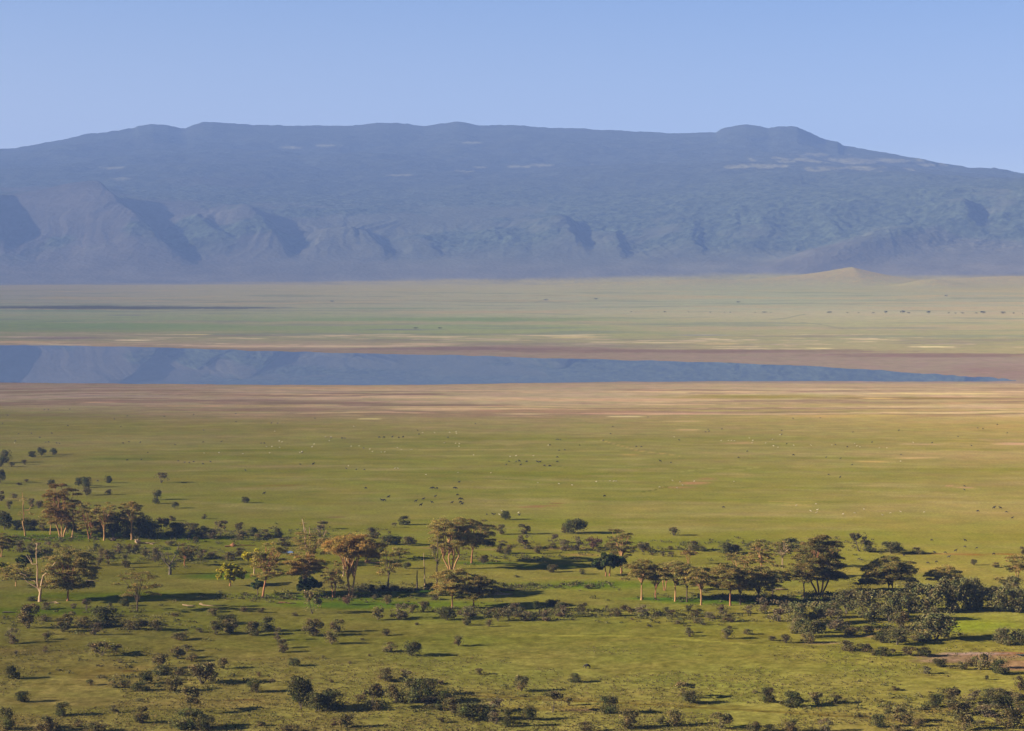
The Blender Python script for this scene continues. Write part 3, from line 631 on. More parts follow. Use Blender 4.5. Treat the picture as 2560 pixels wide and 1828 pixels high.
# ------------------------------------------------------------------ what stands on the crater floor
# bushes: x, foot y, width, height, kind   (kind: s scrub, g grey, d dense dark, f flat-topped, k thicket, b brown)
BUSH = {
'A': """55,205,85,95,d 3,240,50,70,d 103,240,45,35,s 215,222,45,38,s 290,155,62,45,d 370,148,62,68,d 475,135,55,52,d 8,390,60,105,d 170,403,50,22,s 235,375,40,22,s
455,415,60,50,d 700,410,60,65,d 770,425,80,80,d 770,495,80,60,s 960,385,60,55,d 963,490,60,42,s 1435,387,115,80,f 1395,535,70,75,d 1385,570,55,45,d 1552,610,65,50,d 2178,563,62,48,d 1815,703,45,35,s 1530,722,55,42,s 80,618,60,62,s 10,545,50,75,s 120,520,70,35,g 280,600,60,65,s 345,612,65,60,s
40,805,110,140,d 150,805,80,75,d 225,808,90,90,d 300,805,110,80,s 380,810,70,60,s 600,830,80,90,d 680,825,80,70,d 860,845,90,110,d 1000,870,160,180,d 1100,865,90,210,f 1140,870,100,120,d 1240,880,170,170,d 1340,880,150,130,d 1430,875,120,150,f 1560,870,120,110,d 1620,820,110,80,s 1720,800,90,50,s 1820,815,70,40,d 1690,875,90,70,g 1800,880,110,60,s 1900,885,120,70,g 1960,860,100,120,f 2130,805,75,60,s 2150,895,110,75,s 2250,860,70,70,d 1745,910,50,40,s
190,1000,110,90,g 275,1020,80,90,g 340,1010,80,80,g 430,1015,80,90,g 850,985,45,55,d 500,960,60,35,s 900,1060,60,80,s 960,1110,100,110,s 1060,1010,90,80,g 1150,1010,90,70,g 1290,1045,70,60,s 1380,1090,110,110,g 1120,1140,75,100,s 880,1120,80,60,s 1675,1070,130,95,d 1790,1050,90,60,g 1880,1060,90,50,s 2020,1070,70,60,s 2130,1030,70,60,s 1210,1000,70,60,s 1520,945,90,40,s 1720,985,90,30,s 2070,1060,80,50,s""",
'B': """90,375,85,65,s 190,375,80,75,d 590,300,80,65,f 1320,262,90,70,d 1225,285,45,40,f 1180,345,40,25,g 1040,380,110,85,s 1170,440,100,75,d 1240,435,90,65,d 1360,445,110,70,s 1120,525,70,80,d 1020,540,110,80,s 2220,215,70,70,d 2180,345,75,75,s 2070,450,90,55,s 2190,445,80,40,g 2165,515,80,60,s 2240,520,70,75,s 1575,530,60,85,s 1630,460,60,35,s 2020,610,80,70,s 1340,650,60,50,d 560,365,110,90,g 20,380,60,40,s 250,450,110,60,s
1060,925,50,40,g 1165,970,80,75,s 1085,1110,90,115,s 1290,1105,170,115,g 1390,1040,90,60,s 1490,1040,90,85,s 1700,1110,120,105,d 1900,1090,150,85,g 1870,1155,70,70,s 2070,1165,60,55,s 2150,1120,90,105,s 2070,1070,80,50,g 2245,1110,90,110,g 1810,1060,60,40,s 95,1210,125,110,d 195,1290,70,100,g 510,1255,165,135,s 722,1215,115,95,s 670,1325,110,110,s 1155,1245,75,50,s 1800,1340,85,90,s 45,1040,60,40,s 345,1070,50,30,s 940,1285,40,20,s 812,975,80,75,b 1580,930,90,40,g 1430,1150,40,20,s 0,1245,45,85,d 235,1360,85,70,s
1025,850,60,50,d 1130,852,70,50,d 1235,852,70,45,s 1545,838,90,50,d 500,1055,130,175,f""",
'C': """105,345,95,80,s 555,342,180,110,d 470,335,60,55,s 115,475,130,105,g 230,515,70,60,s 365,425,90,70,g 355,470,70,40,s 475,490,100,85,g 585,490,100,115,g 720,470,150,85,b 1165,505,110,75,s 1440,355,90,62,s 1620,490,110,75,s 1695,495,60,40,s 1340,540,50,38,s 1420,548,70,40,g 1410,480,50,30,s 1250,530,40,22,s 1910,520,130,90,d 1990,510,90,65,s 2140,490,110,70,d 360,682,90,58,s 625,700,55,45,s 40,725,45,20,s 675,830,70,38,s""",
'D': """810,500,150,140,f 910,505,110,80,d 1100,520,170,90,d 1335,520,105,50,s 190,500,170,100,d 2265,525,60,60,s 1830,618,50,45,s 2020,640,60,40,s
100,1130,200,160,g 250,1160,220,190,k 420,1150,220,190,k 600,1200,220,150,g 700,1060,260,200,k 900,1110,300,240,k 1080,1130,250,260,k 1180,1195,150,130,s 1260,1040,300,240,k 1430,1050,260,240,k 1640,1040,300,280,k 1790,1030,260,270,k 1880,1000,200,190,k 2070,1040,250,210,k 2215,1040,200,190,k 2180,870,180,140,k 1490,1300,390,240,k 400,1270,180,135,d 270,1230,170,130,k 880,1230,100,65,s 1150,1335,210,135,k 1010,1310,110,80,d 2100,1330,190,140,k 2240,1335,140,120,d 1340,1300,130,45,s 740,1245,130,60,s 560,1090,180,130,k 820,850,170,90,f""",
'E': """250,448,170,180,s 400,380,110,40,g 560,475,135,100,s 620,395,100,85,s 740,445,120,85,s 930,432,210,150,d 850,503,100,95,g 1200,458,150,85,s 1392,468,130,80,s 1290,410,70,30,s 110,578,120,115,g 415,542,80,50,s 1600,548,130,55,s 1780,480,80,35,g 1920,502,110,105,s 2040,490,140,105,s 2025,405,150,70,d 2235,508,120,105,s 1900,335,100,55,s 770,285,80,85,g 660,265,60,40,g 410,275,90,55,s 1100,243,80,55,d 980,247,32,35,s 290,197,90,32,d 910,695,210,105,f 1035,665,110,65,f 850,660,100,65,g 1575,712,130,95,s 1665,648,110,48,g 1705,737,95,60,s 1430,805,130,115,s 1440,857,150,60,d 1300,935,110,95,d 1250,1000,130,65,d 1540,1005,130,115,s 1600,868,100,60,s 1800,948,230,165,s 1985,803,100,85,s 115,893,115,100,d 205,1098,110,80,d 555,1222,125,100,d 1020,1193,80,58,g 1250,1292,130,125,s 692,1322,80,62,s 803,950,70,45,s 1005,970,75,52,s 1105,972,90,60,s 1700,1200,200,190,f 1670,1350,260,140,d 1830,1350,150,100,d 50,1350,140,170,d 440,1365,150,120,s 370,1365,120,70,s 850,1370,160,70,s 2245,1008,95,100,d 1555,333,60,30,s 2160,293,70,38,s 400,645,55,42,g 1070,748,55,32,g 1235,1092,60,28,g 140,678,50,35,g""",
'F': """1150,918,160,100,s 1330,908,130,80,g 1280,918,50,38,d 1240,1105,140,140,s 1380,1115,180,190,d 1545,1045,170,125,d 1530,1115,140,65,g 1670,1113,105,105,d 1640,938,80,32,s 400,1165,190,245,d 545,1190,190,150,d 665,1175,190,150,d 1030,1168,175,195,f 920,1098,115,55,s 1075,1172,80,45,s 800,1330,130,120,s 690,1303,70,48,b 1190,655,120,72,s 1388,693,150,112,d 335,778,95,62,d 240,657,85,68,s 595,707,30,24,s 1010,687,32,20,s 830,752,35,20,g 1985,853,68,48,s 1750,1205,150,115,s 1900,1270,170,140,d 2010,1270,190,130,d 2110,1195,190,105,g 2130,1298,120,95,g 2245,1318,90,135,d 1655,1283,75,42,s 1590,1170,140,40,d 300,1372,140,60,s 0,1015,75,95,s 25,863,45,34,s 670,922,40,24,s 140,918,60,24,g 30,1312,85,42,s""",
'G': """630,293,85,68,s 840,273,45,35,g 920,333,95,65,s 1000,282,80,48,s 1048,290,60,38,s 1170,333,150,80,g 1290,327,60,30,s 1368,287,60,34,s 1420,328,80,45,s 1570,288,65,45,s 1630,337,75,52,s 1762,357,85,52,g 1860,318,105,75,g 1930,383,110,58,s 1640,397,60,48,s 1692,412,62,40,g 2098,313,80,65,g 2225,305,120,115,g 1930,442,45,24,s 1560,480,60,42,s 1575,513,80,45,g 1912,537,105,80,s 2097,497,78,44,s 1070,362,35,18,b 1460,402,70,28,g
20,340,110,105,g 110,375,110,75,g 290,378,110,85,g 455,343,140,95,g 215,272,50,65,d 370,243,110,48,d 435,273,90,55,d
85,1003,118,120,s 557,923,95,68,d 365,1195,150,165,f 502,1128,65,62,s 150,1258,115,110,d 850,1208,150,140,d 1040,1335,175,140,s 1322,1292,65,65,s 1442,1313,140,120,s 1530,1065,155,125,f 1590,1113,145,100,d 1855,1340,180,115,s 2150,1365,115,75,s 2258,1103,80,115,d 655,1372,150,75,s 2170,1017,60,22,g""",
'H': """40,553,70,38,s 160,573,90,65,s 350,573,110,80,s 710,643,150,75,s 852,655,120,62,s 945,683,60,45,s 1020,688,110,65,d 1105,662,52,34,s 1268,690,135,70,s 1392,695,95,70,d 1530,783,110,60,d 1620,797,45,28,s 1720,808,85,58,s 1812,783,105,80,s 1922,810,130,120,s 2067,853,125,110,d 1400,848,92,62,g 1940,897,42,34,s 2245,995,90,105,s 1128,993,75,30,s 1488,1148,115,100,d 1635,1125,150,120,s 1690,1215,190,120,s 1830,1085,130,80,g 1970,1095,190,105,k 1940,1245,235,105,g 2100,1065,150,75,s 2205,1115,120,80,s 2060,1160,190,100,d 1745,1355,165,115,s 2170,1345,200,160,s 2045,1303,72,65,s 1890,1313,75,48,g 2245,1205,80,80,s
215,1145,155,115,d 425,1118,122,88,s 602,1113,80,66,s 20,1103,85,115,s 1070,1193,78,52,s 1200,1285,170,115,s 985,1323,108,100,d 1337,1315,95,65,s 200,1368,135,95,s 515,1368,130,105,g 12,1365,80,60,d 1150,1368,110,55,s"""}
# big shapes of leaf and light: sizes and colour are read from the list above
LAND = [(100,1478,'the bare forked tree'),(170,1480,'the dark-crowned thorn tree'),(155,1330,'the tallest far-left tree'),(330,1345,'the lone slender tree'),(62,1335,'the thin-crowned leaning tree'),
 (345,1515,'the sprawling half-bare tree'),(425,1432,'the forked half-dead tree'),(575,1455,'the yellow-green broadleaf'),(655,1490,'the leaning red-trunked tree'),(762,1480,'the pale-stemmed tree'),
 (832,1490,'the double-trunked tree'),(876,1490,'the big rust-crowned tree'),(970,1470,'the thin two-tiered tree'),(1052,1465,'the bare poles'),(1128,1415,'the tall yellow-stemmed tree'),(1178,1400,'the tall wide-topped tree'),
 (1132,1518,'the two umbrella trees'),(1255,1485,'the fallen dark trunk'),(1520,1435,'the round broadleaf pair'),(1550,1405,'the tall dark-topped tree'),(1604,1498,'the first flat-topped tree'),(1688,1503,'the middle flat-topped trees'),
 (1752,1512,'the pale-trunked flat tree'),(1826,1512,'the red-trunked flat tree'),(1725,1400,'the small rust tree'),(2010,1510,'the leaning forked tree'),(2050,1475,'the massive many-stemmed tree'),(2226,1480,'the wide twin-trunk umbrella'),
 (2362,1460,'the domed umbrella tree'),(2540,1450,'the right-edge trees'),(720,1384,'the pond'),(2520,1645,'the red mud wallow'),(2338,1570,'the huge round bush'),(160,1165,'the lone plain bushes'),(140,1513,'the pale bent log'),
 (505,1515,'the scattered pale logs'),(560,1260,'the far open plain'),(500,1760,'the tall lower-left thicket'),(1030,1740,'the slim umbrella bush'),(820,1740,'the heavy lower thicket'),(1270,1770,'the lower middle thicket'),
 (1720,1750,'the paired plain bushes'),(1500,1760,'the dirt track start'),(2000,1780,'the dirt track bend'),(2500,1770,'the lower-right thicket'),(1150,1610,'the open meadow'),(1900,1590,'the thin game path'),(280,1660,'the straw-coloured slope'),
 (60,1700,'the lower-left corner'),(400,1370,'the left tree line'),(2100,1590,'the grey thicket'),(1450,1330,'the meadow tree line'),(1800,1330,'the upper tree line')]
CNT = {'s': ('scrub', 10), 'g': ('grey', 8), 'd': ('dense', 9), 'f': ('flat', 7), 'k': ('thicket', 6), 'b': ('grey', 2)}
MATS = {'s': 'scrub', 'g': 'grey', 'd': 'dark', 'f': 'scrub', 'k': 'thicket', 'b': 'brown'}
NAMES = {'s': 'shrub', 'g': 'grey_shrub', 'd': 'dark_bush', 'f': 'flat_topped_bush', 'k': 'thicket_bush', 'b': 'brown_shrub'}
LOOK = {'s': 'olive', 'g': 'grey sparse', 'd': 'dark green', 'f': 'flat-topped', 'k': 'dense', 'b': 'brown'}
ORD = ['first', 'second', 'third', 'fourth', 'fifth', 'sixth', 'seventh', 'eighth', 'ninth', 'tenth', 'eleventh', 'twelfth', 'thirteenth', 'fourteenth', 'fifteenth', 'sixteenth', 'seventeenth', 'eighteenth', 'nineteenth', 'twentieth']
LABELLED = []
def near_mark(u, v):
    best = min(LAND, key=lambda l: (l[0] - u) ** 2 + ((l[1] - v) * 1.9) ** 2); dx, dy = u - best[0], (v - best[1]) * 1.9
    if best[2] in ('the open meadow', 'the far open plain', 'the lower-left corner', 'the straw-coloured slope'): return 'on ' + best[2] if 'corner' not in best[2] else 'in ' + best[2]
    if abs(dx) + abs(dy) < 26: return 'at ' + best[2]
    if abs(dx) > abs(dy) * 1.3: return ('right of ' if dx > 0 else 'left of ') + best[2]
    return ('in front of ' if dy > 0 else 'behind ') + best[2]
PROTO = {}
def proto(kind):
    if kind not in PROTO:
        shape, n = CNT[kind]; PROTO[kind] = []
        for i in range(n):
            m = shrub_mesh(1000 + ord(kind) * 31 + i, shape)
            m.materials[0] = LM[MATS[kind]]; m.name = NAMES[kind]; PROTO[kind].append(m)
    return PROTO[kind]
prng = random.Random(11)
items = []
for tl, txt in BUSH.items():
    for tok in txt.split():
        x, y, w, h, k = tok.split(','); x, y, w, h = map(float, (x, y, w, h)); u, v = uv(tl, x, y)
        items.append((u, v, w / S, h / S, k))
seen = []
for (u, v, w, h, k) in items:
    if any(abs(u - a) < 4 and abs(v - b) < 4 for a, b in seen): continue
    seen.append((u, v))
    d0 = at(u, v); dist = d0.length; dep = (v - VH) / FPX
    wm = w * dist / FPX * 1.2; hm = h * dist / FPX * 1.12
    if k == 'k': wm *= .84; hm *= .9
    depth = wm * .8
    p = at(u, v - min(h * .35, depth * .42 * dep * FPX / dist)); hm = hm * 1.03
    m = prng.choice(proto(k)); o = bpy.data.objects.new(NAMES[k], m); C.objects.link(o)
    o.location = (p.x, p.y, float(ground_z(p.x, p.y)) - .1); o.rotation_euler = (0, 0, prng.uniform(0, 6.28)); o.scale = (wm, wm, hm)
    big = w * h
    size = 'tiny' if big < 170 else 'small' if big < 420 else 'medium' if big < 900 else 'large' if big < 2400 else 'huge'
    form = 'tall' if h > w * 1.05 else 'low' if h < w * .52 else ''
    noun = 'shrub' if k in 'sgb' else 'bush'
    base = ' '.join(q for q in (size, form, LOOK[k], noun) if q) + ' ' + near_mark(u, v)
    o['category'] = 'shrub' if k in 'sgb' else 'bush'; o['group'] = {'s': 'scrub bushes scattered over the grassland', 'g': 'grey scrub on the grassland', 'd': 'dark bushes on the grassland', 'f': 'flat-topped bushes on the grassland', 'k': 'bushes massed in the right-hand thicket', 'b': 'brown scrub on the grassland'}[k]
    LABELLED.append((base, u, v, o))
def settle_labels(L_):
    by = {}
    for e in L_: by.setdefault(e[0], []).append(e)
    for base, es in by.items():
        if len(es) == 1: es[0][3]['label'] = base; continue
        es.sort(key=lambda e: e[1])
        for i, e in enumerate(es):
            if len(es) == 2: suffix = ('the left one', 'the right one')[i]
            elif len(es) == 3: suffix = ('the leftmost one', 'the middle one', 'the rightmost one')[i]
            else: suffix = ORD[i] + ' from left' if i < 20 else 'number %d from left' % (i + 1)
            e[3]['label'] = base + ', ' + suffix
settle_labels(LABELLED)

# trees: tile, x, foot y, height, width, fork, crown depth, pads, tone, bark, density, stems, drop, lean, label
TREES = [
 ('A',448,840,235,190,.42,.35,13,'olive','ochre',.8,1,.4,.05,'slim tree with dark side pads, left of the tallest far-left tree'),
 ('A',548,862,480,270,.28,.62,34,'orange','ochre',.75,3,.5,0,'tallest many-stemmed tree at far left with rusty layered top'),
 ('A',640,865,290,130,.45,.45,10,'olive','ochre',.7,1,.4,.12,'thin leaning tree with one long bare branch, right of tallest far-left tree'),
 ('A',795,880,320,215,.25,.6,20,'olive','red',.75,2,.4,0,'bushy-stemmed olive tree between the leaning tree and the slender trees'),
 ('A',925,893,350,190,.30,.55,18,'olive','ochre',.85,1,.3,0,'slender olive tree second from right in the left tree line'),
 ('A',1170,888,350,185,.52,.36,18,'olive','ochre',.9,1,.35,0,'lone slender tree with tall bare trunk right of the left grove'),
 ('A',603,1430,465,400,.28,.60,40,'shade','red',1.1,1,.45,.06,'dark heavy-crowned thorn tree with thick red trunk beside the bare forked tree'),
 ('A',10,1040,210,230,.35,.5,16,'shade','ochre',.7,2,.4,0,'sparse orange-stemmed tree cut off by the left edge'),
 ('A',140,1300,190,260,.4,.45,16,'olive','ochre',.8,1,.4,0,'low spreading olive tree behind the bare forked tree, near left edge'),
 ('A',1220,1525,385,330,.22,.50,12,'olive','dark',.45,1,.45,0,'sprawling half-bare tree with dark limbs in the left meadow'),
 ('A',1640,1120,200,140,.30,.6,14,'shade','red',1.0,1,.3,0,'small dark tree with red stem behind the forked half-dead tree'),
 ('B',60,905,500,270,.42,.55,30,'olive','red',.7,1,.4,.16,'tall leaning tree with thick red-brown trunk and thin olive crown'),
 ('B',435,870,345,290,.42,.30,24,'orange','pale',.8,1,.4,0,'pale forked tree with rusty crown over a dark broadleaf'),
 ('B',690,905,330,180,.42,.50,20,'shade','red',1.0,2,.4,0,'double-trunked tree with dark narrow crown and red lower stems'),
 ('B',480,610,300,330,.25,.50,16,'olive','ochre',.55,3,.5,0,'tall spindly tree with upright pale stems, near the pond'),
 ('B',840,905,575,430,.38,.24,44,'orange','ochre',.95,2,.35,.03,'largest rust-crowned umbrella tree right of the double-trunked tree'),
 ('B',840,905,235,220,.5,.2,9,'shade','dark',.9,1,.6,0,''),
 ('B',1170,840,385,210,.40,.50,14,'olive','dark',.7,1,.4,.08,'thin two-tiered tree left of the bare poles'),
 ('B',1735,652,465,360,.30,.45,38,'olive','ochre',.85,4,.3,.0,'tall yellow-stemmed tree with many upright stems and broad layered crown'),
 ('B',1915,595,400,330,.38,.52,26,'shade','red',.95,1,.3,.09,'tall tree with red trunk and wide dark top, right of the yellow stems'),
 ('B',1745,1000,355,320,.34,.42,34,'olive','red',.9,1,.5,0,'nearer umbrella tree with red trunk, left of its umbrella twin'),
 ('B',1935,995,300,340,.38,.50,32,'shade','red',.9,1,.6,0,'drooping umbrella tree partly behind its nearer twin, right of it'),
 ('B',1275,560,110,150,.35,.5,12,'shade','dark',.9,1,.3,0,'small dark flat tree behind the thin two-tiered tree'),
 ('C',975,680,410,260,.30,.55,24,'shade','ochre',.9,1,.35,-.02,'tall dark-topped tree rising behind the round broadleaf pair'),
 ('C',1152,925,365,330,.42,.32,30,'olive','ochre',.9,1,.4,0,'first flat-topped tree from left, with wide low left pads'),
 ('C',1278,922,300,240,.42,.34,20,'olive','red',.9,1,.35,0,'narrow flat-topped tree, second in the row of flat-topped trees'),
 ('C',1355,840,250,190,.30,.4,14,'shade','red',.8,2,.3,0,'short tree with swollen red stem set behind the row of flat tops'),
 ('C',1450,938,355,330,.42,.28,32,'shade','ochre',1.0,1,.4,0,'flat-topped tree with slim orange trunk forking in a wide V'),
 ('C',1555,942,330,250,.40,.45,24,'shade','dark',1.0,1,.35,0,'dark-trunked flat-topped tree between two orange-trunked ones'),
 ('C',1680,970,350,280,.42,.40,26,'olive','ochre',.95,1,.35,0,'flat-topped tree with pale split trunk, nearest in the middle row'),
 ('C',1940,975,385,370,.38,.42,36,'olive','red',.95,1,.45,0,'broad flat-topped tree with dark red trunk over the deep shade'),
 ('C',2030,965,310,280,.36,.42,24,'shade','dark',1.0,1,.4,0,'darkest flat-topped tree, trunk lost in shade, right of the red trunk'),
 ('C',2190,960,330,330,.34,.42,30,'shade','dark',1.05,1,.4,0,'broad dark tree at the thicket end of the flat-topped row'),
 ('C',1565,610,125,150,.45,.2,9,'orange','red',.6,2,.3,0,'small bright rust tree standing alone behind the flat-topped row'),
 ('C',1985,690,190,190,.40,.3,14,'shade','ochre',.8,2,.3,0,'thin-crowned tree with V stems behind the red-trunked flat tree'),
 ('C',2085,720,230,180,.35,.45,16,'olive','ochre',.75,3,.4,0,'many-stemmed pale tree behind the dark flat-topped trees'),
 ('C',2215,740,365,230,.42,.50,22,'olive','ochre',.8,1,.35,0,'tall pale-stemmed tree behind the dark end of the flat-topped row'),
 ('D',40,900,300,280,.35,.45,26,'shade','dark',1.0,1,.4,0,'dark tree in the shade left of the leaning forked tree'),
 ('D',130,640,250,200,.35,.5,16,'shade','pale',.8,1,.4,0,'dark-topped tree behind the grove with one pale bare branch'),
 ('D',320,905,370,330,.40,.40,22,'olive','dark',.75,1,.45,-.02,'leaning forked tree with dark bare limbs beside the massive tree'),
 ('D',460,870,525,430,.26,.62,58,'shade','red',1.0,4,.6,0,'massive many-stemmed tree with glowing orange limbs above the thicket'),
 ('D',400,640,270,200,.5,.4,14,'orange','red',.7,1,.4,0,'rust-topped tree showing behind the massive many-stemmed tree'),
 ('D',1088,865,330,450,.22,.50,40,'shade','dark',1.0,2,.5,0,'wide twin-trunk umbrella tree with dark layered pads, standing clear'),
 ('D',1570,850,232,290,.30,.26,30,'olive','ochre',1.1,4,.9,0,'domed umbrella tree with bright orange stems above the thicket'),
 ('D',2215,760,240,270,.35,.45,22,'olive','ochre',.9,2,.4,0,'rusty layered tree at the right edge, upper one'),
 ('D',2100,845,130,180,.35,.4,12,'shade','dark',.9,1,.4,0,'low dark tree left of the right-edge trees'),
]
gname = 'fever trees and umbrella thorns of the grove'
def place(tile, x, y):
    u, v = uv(tile, x, y); p = at(u, v); return p, p.length / FPX / S
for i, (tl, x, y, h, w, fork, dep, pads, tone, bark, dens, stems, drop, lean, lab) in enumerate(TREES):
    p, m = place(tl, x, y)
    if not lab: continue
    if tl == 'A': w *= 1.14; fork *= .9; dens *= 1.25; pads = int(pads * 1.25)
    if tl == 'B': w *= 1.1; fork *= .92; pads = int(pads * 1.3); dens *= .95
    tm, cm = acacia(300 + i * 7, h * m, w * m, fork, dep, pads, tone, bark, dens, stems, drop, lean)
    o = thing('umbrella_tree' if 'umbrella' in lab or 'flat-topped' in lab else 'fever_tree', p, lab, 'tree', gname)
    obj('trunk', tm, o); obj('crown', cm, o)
BROAD = [('A',2045,1297,205,290,'yellow','red',.2,1,'bright yellow-green broadleaf tree nearest to the left meadow'),
 ('A',2258,1195,215,300,'yellow','pale',.3,1,'taller yellow-green broadleaf half behind the leaning red-trunked tree'),
 ('A',20,1250,170,200,'yellow','dark',.2,1,'yellow-green broadleaf at the left edge'),
 ('A',210,1190,180,150,'broad','dark',.2,1,'dark broadleaf behind the bare forked tree'),
 ('B',455,868,150,270,'broad','dark',.25,1,'dark low broadleaf under the pale forked tree'),
 ('B',15,880,150,130,'broad','dark',.2,1,'dark broadleaf leaning on the tall red-brown trunk'),
 ('C',850,714,225,330,'broad','red',.28,2,'round dark green broadleaf on twin red stems'),
 ('C',970,690,150,130,'broad','red',.45,1,'smaller dark broadleaf on a red trunk, right of the twin-stemmed one')]
for i, (tl, x, y, h, w, tone, bark, fork, st, lab) in enumerate(BROAD):
    p, m = place(tl, x, y); tm, cm = broadleaf(900 + i * 5, h * m, w * m, tone, bark, fork, st)
    o = thing('broadleaf_tree', p, lab, 'tree', 'broadleaf trees among the thorns'); obj('trunk', tm, o); obj('crown', cm, o)

def limb_tree(name, tl, x, y, limbs, pads, bark, lab, sc=1.0, tone='olive', cat='dead tree', seed=5, group=None, dens=.8):
    """a tree whose limbs follow the photograph: limbs = [([(dx, up), ...], r0, r1)], pads = [(dx, up, half width, half height)]"""
    p, m = place(tl, x, y); m = m / sc * 1.0; g = Geo(seed); c = Geo(seed + 1); r = g.r
    for pts, r0, r1 in limbs:
        dy = r.uniform(-1, 1) * .35; P3 = []
        for k, (a, b) in enumerate(pts): P3.append((a * m, (b * dy * m) if b > pts[0][1] + 1 else pts[0][1] * 0, b * m - (.4 if b == 0 else 0)))
        Q = [P3[0]]
        for a, b in zip(P3[:-1], P3[1:]):
            a, b = np.array(a), np.array(b); mid = (a + b) / 2 + r.uniform(-.12, .12, 3) * np.linalg.norm(b - a) * .25; Q += [tuple(mid), tuple(b)]
        kk = 1.0 if (pts[0][1] == 0 and r0 > 12) or name.startswith('bare') else 1.15
        g.tube(Q, r0 * m * kk, r1 * m * kk, 6, 0, .3 if pts[0][1] == 0 else 0)
        if len(pts) > 2 and pads is not None and not name.startswith('bare_pole'):
            for q in range(3):
                s0 = np.array(Q[-1 - q]); e = s0 + np.array([r.uniform(-1, 1), r.uniform(-.8, .8), r.uniform(.1, 1)]) * 20 * m; g.tube([s0, (s0 + e) / 2, e], r1 * m * .8, .03, 4)
    o = thing(name, p, lab, cat, group); obj('trunk', g.mesh('trunk', [BM[bark]]), o)
    if pads:
        for (a, b, hw, hh) in pads:
            ww, zz = hw * m, hh * m; n = int(ww * ww * 14 * dens) + 40
            for q in range(4):
                cc = np.array([a * m + r.uniform(-.5, .5) * ww, r.uniform(-.5, .5) * ww, b * m + r.uniform(-.5, .5) * zz])
                c.leaves(shell(r, n // 3, cc, (ww * .6, ww * .6, max(zz * .4, .3)), .2), .38, flat=.5, aspect=1.8)
        obj('crown', c.mesh('crown', [LM[tone]]), o)
Z5 = 5.41 / S     # limb coordinates below were read at 5.41 px per photo px
limb_tree('dead_tree', 'A', 355, 1437, [
 ([(0,0),(-5,60),(0,140)], 24, 18), ([(0,135),(-22,190),(-35,290),(-30,430),(-45,620),(-40,780)], 14, 4), ([(-28,185),(-110,230),(-190,290),(-205,320)], 9, 3), ([(-35,240),(-75,275),(-120,285),(-190,350),(-270,380)], 7, 2),
 ([(-48,500),(-100,500),(-150,555),(-190,610)], 6, 2), ([(-45,690),(-75,735),(-105,745)], 6, 2), ([(8,135),(30,240),(60,350),(155,430),(215,520),(258,565),(325,625)], 15, 4), ([(82,365),(90,410),(60,420)], 7, 3), ([(-100,500),(-130,560),(-150,600)],4,1.5),([(155,430),(230,470),(300,480)],4,1.5)],
 [(-290,340,90,40), (-60,815,42,35), (-150,420,60,25)], 'pale', 'tall bare forked tree with pale limbs and a leafy tuft on top', Z5, 'shade', seed=51)
limb_tree('dead_tree', 'A', 225, 852, [([(0,0),(-5,90),(-18,200)], 10, 8), ([(-18,200),(-30,280),(-50,400),(-68,560)], 6, 2), ([(-18,200),(0,340),(0,420),(25,480)], 6, 2), ([(0,340),(50,340),(80,380),(112,435)], 5, 2), ([(-18,220),(-60,270),(-90,300)],3,1)],
 [(-60,300,50,30), (80,290,80,35), (20,230,60,30), (-20,480,90,22)], 'ochre', 'thin-crowned leaning tree with bare golden limbs at far left', Z5, 'olive', 'tree', 53, dens=.5)
limb_tree('dead_tree', 'A', 1510, 1197, [([(0,0),(0,60),(5,100)], 12, 9), ([(5,60),(-40,110),(-55,170),(-95,195)], 6, 2.5), ([(5,90),(-10,160),(-15,200)], 5, 2), ([(5,90),(40,150),(70,230),(80,280)], 6, 2), ([(5,70),(50,70),(60,100)], 5, 2), ([(-40,110),(-70,150),(-85,200)],4,1.5)],
 [(15,70,55,60), (80,190,45,40), (-25,230,50,22)], 'stem', 'forked half-dead tree with leafy stump in the left meadow', 1, 'broad', 'tree', 55)
limb_tree('bare_pole_tree', 'B', 1430, 836, [([(0,0),(2,60),(0,120),(2,172)], 9, 4)], None, 'dark', 'shortest and darkest of the bare dead poles', 1, seed=57, group='bare dead poles')
limb_tree('bare_pole_tree', 'B', 1502, 822, [([(0,0),(-3,90),(-5,200),(-8,325)], 8, 2.0)], None, 'pale', 'pale sunlit dead pole, middle of the bare poles', 1, seed=58, group='bare dead poles')
limb_tree('bare_pole_tree', 'B', 1605, 824, [([(0,0),(4,120),(3,200),(10,340),(10,480)], 10, 2.5), ([(6,210),(40,290),(90,385)], 4, 1.5), ([(5,230),(-20,280),(-25,330)], 4, 1.5), ([(3,200),(30,240),(45,300)], 3, 1)],
 [(-28,310,30,45)], 'dark', 'tallest bare pole with thin side branches and a leaf clump', 1, 'shade', seed=59, group='bare dead poles')
limb_tree('dead_tree', 'B', 478, 600, [([(0,0),(-5,90),(-40,180),(-45,310),(-60,400)], 9, 2.5), ([(0,60),(0,240),(-5,330)], 7, 2), ([(10,80),(60,160),(120,230),(150,300)], 7, 2.5), ([(90,195),(95,260),(60,300)], 4, 1.5), ([(-40,180),(-20,280),(-25,330)],4,1.5)],
 [(-50,370,45,60), (140,280,30,20)], 'pale', 'pale bare spire with a leafy tuft, above the rusty pale-forked tree', 1, 'shade', seed=61)
limb_tree('dead_tree', 'B', 775, 712, [([(0,0),(5,60),(0,140),(3,220)], 8, 3), ([(2,60),(25,120),(28,180)], 5, 2)], [(10,200,30,15)], 'pale', 'thin pale dead trunk just left of the largest rust-crowned tree', 1, 'olive', seed=63)
limb_tree('dead_tree', 'D', 130, 535, [([(0,0),(25,40),(60,70)], 8, 3), ([(0,0),(-60,60),(-85,110)], 5, 2)], None, 'pale', 'broken pale branch stub behind the grove', 1, seed=65)

